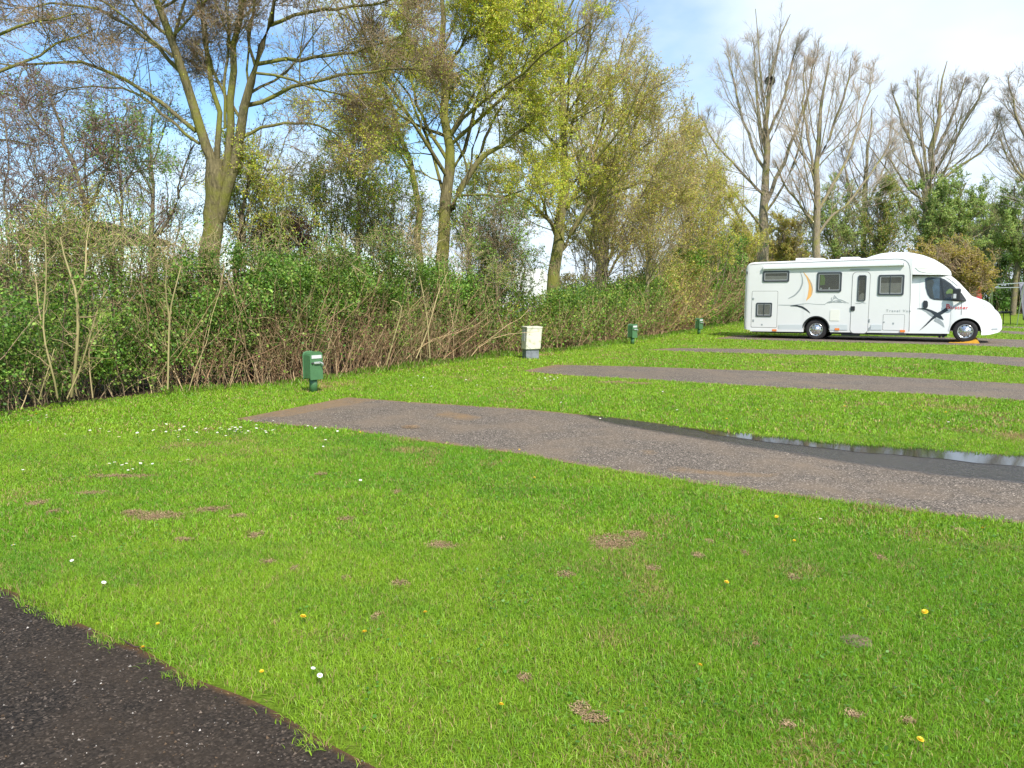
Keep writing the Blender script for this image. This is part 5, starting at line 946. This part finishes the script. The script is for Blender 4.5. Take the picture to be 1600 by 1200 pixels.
# flat-panel helper on the vehicle's near side: polygon in crop pixels or metres, mapped to the body surface
def surf(u,z):
    if u>uB+.001: 
        b=interp(cbm,u); t=interp(ct,u); bb=arch(u,UF,b,AF); return cab_ins(u)+(cab_top(u)-cab_ins(u))*(min(1,max(0,(z-bb)/max(t-bb,1e-4))))**1.3
    return .015*max(0,(z-.4)/2.3)**1.3
def rrect(x0,y0,x1,y1,r,n=5):
    r=min(r,abs(x1-x0)/2,abs(y1-y0)/2); out=[]
    for cx,cy,a0 in ((x1-r,y1-r,0),(x0+r,y1-r,90),(x0+r,y0+r,180),(x1-r,y0+r,270)):
        for k in range(n+1): a=math.radians(a0+90*k/n); out.append((cx+r*math.cos(a),cy+r*math.sin(a)))
    return out
def plate(name,poly,off,th,mat,parent,bevel=0,ysurf=None):
    """poly (u,z) -> plate whose outer face stands off metres proud of the body"""
    n=len(poly); y=[surf(u,z) if ysurf is None else ysurf for u,z in poly]
    V=[(u,yy-off,z) for (u,z),yy in zip(poly,y)]+[(u,yy-off+th,z) for (u,z),yy in zip(poly,y)]
    F=[tuple(range(n)),tuple(range(2*n-1,n-1,-1))]+[(i,(i+1)%n,n+(i+1)%n,n+i) for i in range(n)]
    m=MB(); m.add(V,F); return m.build(name,mat,parent,bevel=bevel)
def ring(name,outer,inner,off,th,mat,parent):
    n=len(outer); V=[]; 
    for pl,o in ((outer,off),(inner,off),(outer,off-th),(inner,off-th)): V+=[(u,surf(u,z)-o,z) for u,z in pl]
    F=[]
    for i in range(n):
        j=(i+1)%n; F+=[(i,j,n+j,n+i),(2*n+i,3*n+i,3*n+j,2*n+j),(i,2*n+i,2*n+j,j),(n+i,n+j,3*n+j,3*n+i)]
    m=MB(); m.add(V,F); return m.build(name,mat,parent)
def zr(x0,y0,x1,y1,r=.04,g=0):
    a=Z(x0,y1); b=Z(x1,y0); return rrect(a[0]-g,a[1]-g,b[0]+g,b[1]+g,r)
def window(x0,y0,x1,y1,split=None,inside=None,fr=.055,r=.05):
    o=zr(x0,y0,x1,y1,r); i=zr(x0,y0,x1,y1,max(.01,r-.02),-fr); w_=ring('window',o,i,.028,.028,FRM,mh)
    plate('interior',zr(x0,y0,x1,y1,.01,-fr+.004),.004,.002,INT,w_)
    i2=zr(x0,y0,x1,y1,.01,-fr-.022); ring('inner_frame',zr(x0,y0,x1,y1,.02,-fr+.003),i2,.022,.01,simple('pale_inner_frame',(.33,.34,.35),.5),w_)
    if inside: inside(w_,i)
    plate('pane',zr(x0,y0,x1,y1,.01,-fr+.004),.018,.003,GLS,w_)
    if split:
        a=Z(split,y0); c=Z(split,y1); plate('divider',[(a[0]-.012,c[1]+fr),(a[0]+.012,c[1]+fr),(a[0]+.012,a[1]-fr),(a[0]-.012,a[1]-fr)],.026,.006,FRM,w_)
    return w_
def blindf(fr_):
    def f(w_,i):
        xs_=[p[0] for p in i]; zs=[p[1] for p in i]; plate('blind',[(min(xs_)+.01,min(zs)+.01),(max(xs_)-.01,min(zs)+.01),(max(xs_)-.01,min(zs)+(max(zs)-min(zs))*fr_),(min(xs_)+.01,min(zs)+(max(zs)-min(zs))*fr_)],.010,.002,BLI,w_)
    return f
w1=window(180,184,326,246,None,blindf(.55)); 
def green_in(w_,i):
    xs_=[p[0] for p in i]; zs=[p[1] for p in i]; a,b=min(xs_),min(zs); c,d=max(xs_),max(zs)
    plate('curtain',[(a+.05,b+(d-b)*.3),(a+.20,b+(d-b)*.34),(a+.21,b+(d-b)*.7),(a+.16,d-.04),(a+.05,d-.02)],.010,.002,GCUR,w_)
    plate('ornament',[(a+.05,b+.03),(a+.10,b+.03),(a+.12,b+.06),(a+.08,b+.10),(a+.05,b+.07)],.0125,.002,M_LBL,w_); plate('ornament',[(a+.32,b+.03),(a+.37,b+.03),(a+.36,b+.11),(a+.33,b+.09)],.0125,.002,M_LBL,w_)
window(472,191,612,300,None,green_in)
window(804,205,952,318,876,blindf(.62))
# rear locker with its own window
def panel(name,x0,y0,x1,y1,r,mat,off=.006,gap=.012):
    p=plate(name,zr(x0,y0,x1,y1,r),off,.006,mat,mh,ysurf=None); ring('seal',zr(x0,y0,x1,y1,r+.005,gap),zr(x0,y0,x1,y1,r,0.0),off-.002,.004,SEAM,p); return p
lk=panel('rear_locker',117,296,262,490,.04,WHT)
lw=window(143,358,232,433,188,blindf(.95),.045,.04)
for y in (337,455): plate('locker_catch',zr(124,y-6,134,y+6,.01),.014,.008,GRY,lk)
plate('locker_lock',zr(171,473,180,482,.01),.012,.006,GRY,lk)
# entrance door
dr=panel('entrance_door',655,192,765,522,.12,WHT,.010,.014)
ring('door_window',zr(692,208,746,350,.06),zr(692,208,746,350,.04,-.03),.030,.018,FRM,dr); 
plate('door_pane',zr(692,208,746,350,.03,-.028),.016,.003,GLS,dr); plate('door_blind',zr(700,212,738,238,.01),.0128,.001,BLKP,dr); plate('door_interior',zr(700,238,738,340,.01),.0124,.001,INT,dr); plate('door_bin',[Z(703,338),Z(738,338),Z(736,312),Z(722,305),Z(706,316)],.0126,.0012,BLI,dr)
plate('door_handle',zr(658,378,681,401,.015),.035,.024,BLKP,dr,.004)
for y in (455,500): plate('hinge',zr(757,y-9,763,y+9,.005),.018,.008,GRY,dr)
plate('gutter',zr(655,174,762,181,.01),.03,.03,GRY,mh)
# awning cassette
a=Z(188,168); b=Z(945,146); m=MB(); zc0=Z(188,170)[1]; zc1=Z(945,148)[1]
m.add([(a[0],-.085,zc0-.045),(b[0],-.085,zc1-.045),(b[0],0.01,zc1-.055),(a[0],0.01,zc0-.055),(a[0],-.085,zc0+.03),(b[0],-.085,zc1+.03),(b[0],-.02,zc1+.065),(a[0],-.02,zc0+.065),(b[0],.02,zc1+.065),(a[0],.02,zc0+.065)],
      [(0,3,2,1),(0,1,5,4),(4,5,6,7),(7,6,8,9),(9,8,2,3),(0,4,7,9,3),(1,2,8,6,5)]); aw=m.build('awning_case',simple('awning_aluminium',(.74,.76,.78),.35,metal=.1),mh,bevel=.01)
m=MB(); m.box(a[0]-.03,a[0]-.002,-.09,.01,zc0-.06,zc0+.06); m.build('end_cap',M_LBL,aw,bevel=.01); m=MB(); m.box(b[0]+.002,b[0]+.03,-.09,.01,zc1-.06,zc1+.06); m.build('end_cap',M_LBL,aw,bevel=.01)
# roof edge seam, front frame seam
def stroke(name,pts,ws,off,mat,parent,K=28,conv=True):
    p=resample([[*(Z(*q) if conv else q),w_] for q,w_ in zip(pts,ws)],K); d=np.gradient(p[:,:2],axis=0); d/=np.linalg.norm(d,axis=1,keepdims=True)+1e-9; nn=np.stack([-d[:,1],d[:,0]],1)
    L=p[:,:2]+nn*p[:,2:3]/2; R=p[:,:2]-nn*p[:,2:3]/2; V=[(u,surf(u,z)-off,z) for u,z in L]+[(u,surf(u,z)-off,z) for u,z in R]; F=[(i,i+1,K+i+1,K+i) for i in range(K-1)]
    m=MB(); m.add(V,F); o=m.build(name,mat,parent); md=o.modifiers.new('s','SOLIDIFY'); md.thickness=.002; md.offset=-1 if off<.02 else 0; return o
stroke('edge_trim',[(110,152),(160,146),(400,138),(700,127),(925,118),(960,125),(978,145),(982,180),(982,340),(975,515)],[.012]*10,.006,SEAM,mh,70)
stroke('edge_trim',[(93,200),(84,330),(82,440),(92,495)],[.008]*4,.006,simple('soft_gap',(.5,.5,.5),.6),mh,30)
# skirt; the silver strips have a bluish reflection put into their colour
for x0,x1 in ((268,395),(545,640),(768,826)):
    plate('skirt',[Z(x0,505),Z(x1,505),Z(x1,478),Z(x0,478)],.016,.016,SLV,mh,.006)
plate('skirt',[Z(112,512),Z(400,516),Z(400,506),Z(112,502)],.02,.02,WHT,mh,.006)
plate('fridge_vent',zr(545,397,598,455,.015),.012,.012,CRM,mh,.004)
sl=panel('service_locker',832,424,951,506,.03,WHT,.006,.010); plate('locker_lock',zr(884,466,894,476,.01),.012,.006,GRY,sl); plate('locker_lock',zr(836,460,843,468,.01),.012,.006,GRY,sl)
for x0,y0,x1,y1 in ((232,503,256,512),(572,497,597,507),(926,507,953,518)): plate('marker_lamp',zr(x0,y0,x1,y1,.01),.03,.02,ORG,mh,.003)
plate('rear_lamp',zr(92,188,98,204,.01),.02,.03,BLKP,mh)
# decals
dc=stroke('swoosh_decal',[(384,190),(396,222),(396,255),(382,288),(355,318),(320,335)],[.008,.03,.05,.05,.045,.02],.004,GRY,mh)
stroke('swoosh_decal',[(400,190),(424,222),(440,258),(442,290),(434,322),(416,347)],[.006,.05,.11,.15,.12,.01],.004,ORD,mh)
stroke('swoosh_decal',[(424,218),(440,245),(450,275),(447,315)],[.005,.02,.03,.01],.0065,GRY,mh)
stroke('swoosh_decal',[(330,376),(365,374),(395,382),(420,398),(438,415)],[.01,.05,.06,.05,.01],.0065,DBL,mh)
stroke('line_decal',[(265,370),(300,371),(345,371),(385,366),(425,362),(470,367),(520,368)],[.012,.018,.014,.02,.012,.01,.02],.004,GRY,mh)
stroke('line_decal',[(636,358),(648,360)],[.012,.012],.004,GRY,mh,6); stroke('line_decal',[(684,361),(705,362),(722,357),(742,361)],[.01,.018,.02,.005],.014,GRY,dr)
for pts in ([(520,364),(540,352),(556,350),(564,338),(570,318)],[(570,318),(578,330),(590,340),(610,344),(636,356)],[(528,360),(548,357),(575,346),(600,352),(632,359)],[(556,346),(552,334),(558,330)],[(566,328),(572,336),(580,326)],[(575,348),(592,346),(606,350)],[(540,360),(562,354),(585,356),(612,356)]):
    stroke('mountain_decal',pts,[.014,.022,.02,.022,.012][:len(pts)] if len(pts)>3 else [.012,.022,.012],.004,GRY,mh,16)
def C5(x,y): return sd_(1400+x/7.06,390+y/7.06)
def stroke5(name,pts,ws,off,mat,parent): return stroke(name,[C5(*q) for q in pts],ws,off,mat,parent,30,False)
def plate5(name,pts,off,th,mat,parent,bevel=0): return plate(name,[C5(*q) for q in pts],off,th,mat,parent,bevel)
stroke5('cross_decal',[(232,650),(320,655),(390,680),(450,718),(490,745),(525,775)],[.008,.05,.07,.13,.10,.006],.010,DBL,mh)
stroke5('cross_decal',[(262,890),(330,830),(400,760),(450,722),(510,690),(565,655)],[.004,.035,.06,.11,.10,.11],.0135,DBL,mh)
stroke5('cross_decal',[(290,665),(340,680),(385,715),(415,745)],[.01,.06,.08,.02],.006,GRY,mh)
stroke5('cross_decal',[(425,770),(465,785),(505,815),(535,858)],[.10,.12,.09,.004],.006,GRY,mh)
def text(body,x,y,size,mat,parent,name,conv=C5,sx=1.0,off=.012,bold=0):
    cu=bpy.data.curves.new(name,'FONT'); cu.body=body; cu.size=size; cu.space_character=1.05*sx; cu.offset=bold; cu.extrude=.0008
    to=bpy.data.objects.new('tmp',cu); dg=bpy.context.evaluated_depsgraph_get(); COL.objects.link(to); bpy.context.view_layer.update(); dg=bpy.context.evaluated_depsgraph_get()
    me=bpy.data.meshes.new_from_object(to.evaluated_get(dg)); bpy.data.objects.remove(to); u0,z0=conv(x,y)
    for v in me.vertices:
        u=u0+v.co.x; z=z0+v.co.y; v.co=(u,surf(u,z)-off-v.co.z,z)
    me.materials.clear(); return link(name,me,mat,parent)
text('B',548,650,.20,REDD,mh,'maker_lettering',bold=.006); text('ürstner',588,655,.145,REDD,mh,'maker_lettering',bold=.002,sx=1.12)
text('Travel Van',850,408,.115,GRY,mh,'series_lettering',conv=Z,sx=1.35,off=.006)
# cab side window
cw=[(318,320),(350,303),(490,308),(535,325),(600,370),(660,425),(712,475),(770,545),(770,566),(690,570),(560,562),(420,553),(375,535),(345,490),(325,420)]
def refine(p,n=3): 
    out=[]
    for i in range(len(p)): a=p[i]; b=p[(i+1)%len(p)]; out+=[(a[0]+(b[0]-a[0])*k/n,a[1]+(b[1]-a[1])*k/n) for k in range(n)]
    return out
def shrink(p,d): cx=sum(q[0] for q in p)/len(p); cy=sum(q[1] for q in p)/len(p); return [(cx+(x-cx)*(1-d/max(20,abs(x-cx))) if abs(x-cx)>5 else x, cy+(y-cy)*(1-d/max(20,abs(y-cy))) if abs(y-cy)>5 else y) for x,y in p]
wf=plate5('cab_window',refine(cw),.012,.01,FRM,mh)
plate5('cab_interior',refine([(335,322),(480,316),(480,540),(425,538),(385,525),(358,485),(338,410)]),.014,.002,BLU,wf)
plate5('door_glass',refine([(330,328),(350,312),(484,316),(505,420),(520,550),(425,544),(382,528),(355,485),(336,415)]),.020,.002,GLS,wf)
plate5('dark_seat',refine([(335,330),(400,322),(420,360),(400,420),(420,540),(385,525),(358,485),(338,410)]),.0165,.001,simple('dark_seat_fabric',(.12,.14,.12),.9,var=.4),wf)  # plain dark fabric in the outline of the seat
plate5('hi_vis_vest',refine([(548,470),(575,440),(600,428),(632,442),(650,470),(610,488),(580,484),(560,492)]),.0165,.001,HIV,wf)
plate5('quarter_glass',refine([(505,325),(535,340),(595,385),(650,438),(672,470),(650,560),(540,556),(522,450)]),.020,.002,GLS,wf)
stroke5('window_divider',[(492,312),(512,430),(530,560)],[.03,.035,.035],.026,BLKP,wf)
plate5('door_handle',[(300,580),(308,565),(335,565),(348,580),(348,625),(338,642),(308,642),(298,625)],.035,.03,BLKP,mh,.008)
# cab seams
stroke5('door_gap',[(265,285),(290,300),(262,330),(262,560),(262,640)],[.004]*5,.005,simple('soft_gap2',(.45,.45,.45),.6),mh)
stroke5('door_gap',[(165,276),(300,278),(430,280),(520,290),(600,330),(680,400)],[.012]*6,.006,SEAM,mh)
stroke5('door_gap',[(722,560),(724,640),(720,720)],[.012]*3,.008,SEAM,mh)
stroke5('crease',[(580,640),(720,655),(860,655),(960,672),(1090,690)],[.01]*5,.006,simple('soft_crease',(.6,.61,.62),.5),mh)
plate5('headlamp',refine([(955,595),(1000,580),(1050,600),(1085,640),(1092,680),(1040,672),(985,640)]),.012,.02,CLR,mh,.004)
plate5('bumper_vent',[(1060,872),(1130,870),(1130,890),(1062,892)],.02,.02,GRY,mh); plate5('bumper_trim',[(1110,780),(1180,778),(1182,800),(1112,800)],.02,.02,simple('pale_trim',(.6,.6,.6),.5),mh)
# wheel-arch lip
for (c,R_) in ((UR,AR),(UF,AF)):
    pts=[(c+math.cos(q)*(R_+.012),wr+.02+math.sin(q)*(R_+.012)) for q in np.linspace(0.05,math.pi-.05,24)]
    stroke('arch_lip',pts,[.035]*24,.012,BLKP if c==UR else WHT2,mh,40,False)
# mirror
mc=C5(690,500); y0=surf(*mc)
m=MB(); m.box(mc[0]-.16,mc[0]+.06,y0-.30,y0-.18,mc[1]-.20,mc[1]+.20); mi=m.build('wing_mirror',BLKP,mh,bevel=.04); m=MB(); m.tube([(mc[0]+.05,y0-.2,mc[1]-.15),(mc[0]+.2,y0+.02,mc[1]-.18)],.035,8); m.build('mirror_arm',BLKP,mi); m=MB(); m.box(mc[0]-.14,mc[0]-.06,y0-.315,y0-.301,mc[1]-.11,mc[1]+.03); m.build('mirror_cover',simple('mirror_grey',(.5,.52,.54),.3),mi,bevel=.005)
plate5('mirror_mount',refine([(705,470),(725,480),(772,548),(772,566),(705,568)]),.03,.02,BLKP,mi)
# dome recess over the cab door, its shade painted as a grey plate
rc=[(215,198),(330,205),(430,215),(520,238),(575,262),(520,272),(430,262),(330,250),(262,238)]
pr=[C5(*q) for q in refine(rc)]
def dome_y(u,z):
    f_=max(0,(u-uB)/(dt[-1][0]-uB)); ib=.012+.30*f_**2.6; b=interp(db2,u); t=interp(dt,u); return ib+(.10+.10*f_)*(min(1,max(0,(z-b)/(t-b))))**1.3
V=[(u,dome_y(u,z)-.012,z) for u,z in pr]; n_=len(V); V+=[(u,dome_y(u,z)+.03,z) for u,z in pr]; m=MB(); m.add(V,[tuple(range(n_))]+[(i,(i+1)%n_,n_+(i+1)%n_,n_+i) for i in range(n_)]); m.build('dome_hollow_shade',simple('hollow_shade_grey',(.58,.60,.56),.5),mh,bevel=.01)
# roof hatches
for x,hh in ((390,.07),(445,.05),(640,.04)):
    u,_=Z(x,120); m=MB(); t=interp(top_l,u); m.box(u-.3,u+.3,.6,1.2,t-.02,t+.04+hh); m.build('roof_hatch',simple('hatch_plastic',(.7,.72,.74),.4),mh,bevel=.03)
# chassis, liner, tanks
m=MB(); m.box(uR+.3,UR-.44,.12,2*HW-.12,bot-.06,bot+.02); m.box(UR+.46,UF-.5,.12,2*HW-.12,bot-.05,bot+.02); m.build('chassis',BLKP,mh)
LIN=simple('liner_black',(.012,.012,.013),.9)
for c in (UR,UF): m=MB(); m.box(c-.46,c+.46,.30,2*HW-.30,.38,.92); m.build('wheel_liner',LIN,mh)
m=MB(); a=Z(826,523); b=Z(958,535); m.box(a[0],b[0],.05,1.2,b[1]-.02,a[1]+.03); m.build('waste_tank',simple('tank_grey',(.12,.13,.13),.6),mh,bevel=.02)
a=Z(640,535); m=MB(); m.box(a[0]-.2,a[0]+.35,.06,.4,a[1]-.02,a[1]+.06); m.build('entry_step',BLKP,mh,bevel=.01)
m=MB(); u=C5(560,870)[0]; m.add([(u-.02,.12,.62),(u+.06,.12,.62),(u-.05,.12,.16),(u-.13,.12,.16),(u-.02,.34,.62),(u+.06,.34,.62),(u-.05,.34,.16),(u-.13,.34,.16)],[(0,1,2,3),(7,6,5,4),(0,3,7,4),(1,5,6,2),(3,2,6,7)]); m.build('mud_flap',BLKP,mh)
m=MB(); m.tube([(u-.12,.5,.45),(u-.2,.5,.14)],.035,8); m.build('corner_jack',BLKP,mh)
# wheels
def wheel(u,y,z,flip=1):
    r=bpy.data.objects.new('wheel',None); COL.objects.link(r); r.parent=mh; r.location=(u,y,z); r.empty_display_size=.1
    m=MB(); m.lathe([(.215,.0),(.235,-.01),(.30,-.012),(.335,.005),(wr,.035),(wr,.17),(.335,.20),(.22,.2)],40,'y'); m.build('tyre',TYR,r,True)
    m=MB(); m.lathe([(.222,.004),(.216,-.006),(.205,-.004),(.198,.012),(.185,.022),(.165,.020),(.15,.008),(.085,.006),(.075,-.008),(.06,-.022),(.03,-.028),(.001,-.028)],40,'y'); o=m.build('rim',RIM,r,True)
    m=MB()
    for k in range(10): q=2*math.pi*k/10+.2; m.lathe([(.001,.0),(.020,.0),(.021,.012)],10,'y',(math.cos(q)*.172,.010,math.sin(q)*.172))
    m.build('vent_holes',BLKP,o)
    m=MB()
    for k in range(5): q=2*math.pi*k/5+.3; m.lathe([(.001,-.022),(.012,-.020),(.014,.008)],8,'y',(math.cos(q)*.105,.008,math.sin(q)*.105))
    m.build('wheel_nuts',RIM,o,True)
    return r
wheel(UR,.07,wr-.01); wheel(UF,.09,wr+.03); wheel(UR,2*HW-.28,wr-.01); wheel(UF,2*HW-.30,wr+.03)
# levelling ramps
M_RAMP=simple('yellow_plastic',(.78,.40,.03),.5,var=.15,vscale=12)
def ramp(y,label):
    c=np.array([FC[0],FC[1]])-NN*y+DD*.02; r=empty('levelling_ramp',(c[0],c[1],0),-TH,label=label,cat='wheel ramp',group='levelling ramps under the front wheels')
    m=MB(); m.prism([(-.45,.004),(.36,.004),(.38,.02),(.33,.10),(.28,.12),(.20,.095),(.08,.065),(-.05,.04),(-.25,.02),(-.45,.012)],0,.22); m.build('wedge',M_RAMP,r,bevel=.006)
    m=MB()
    for k in range(5): x=-.4+k*.13; m.box(x,x+.02,.02,.2,.012+.008*k,.022+.011*k)
    m.build('tread',M_RAMP,r)
ramp(.02,'yellow levelling ramp under the near front wheel of the motorhome'); ramp(2*HW-.32,'orange levelling ramp under the far front wheel of the motorhome')

# ------------------------------------------------------------------ render settings that belong to the scene
S.render.resolution_x=1024; S.render.resolution_y=768
S.cycles.max_bounces=6; S.cycles.transparent_max_bounces=12
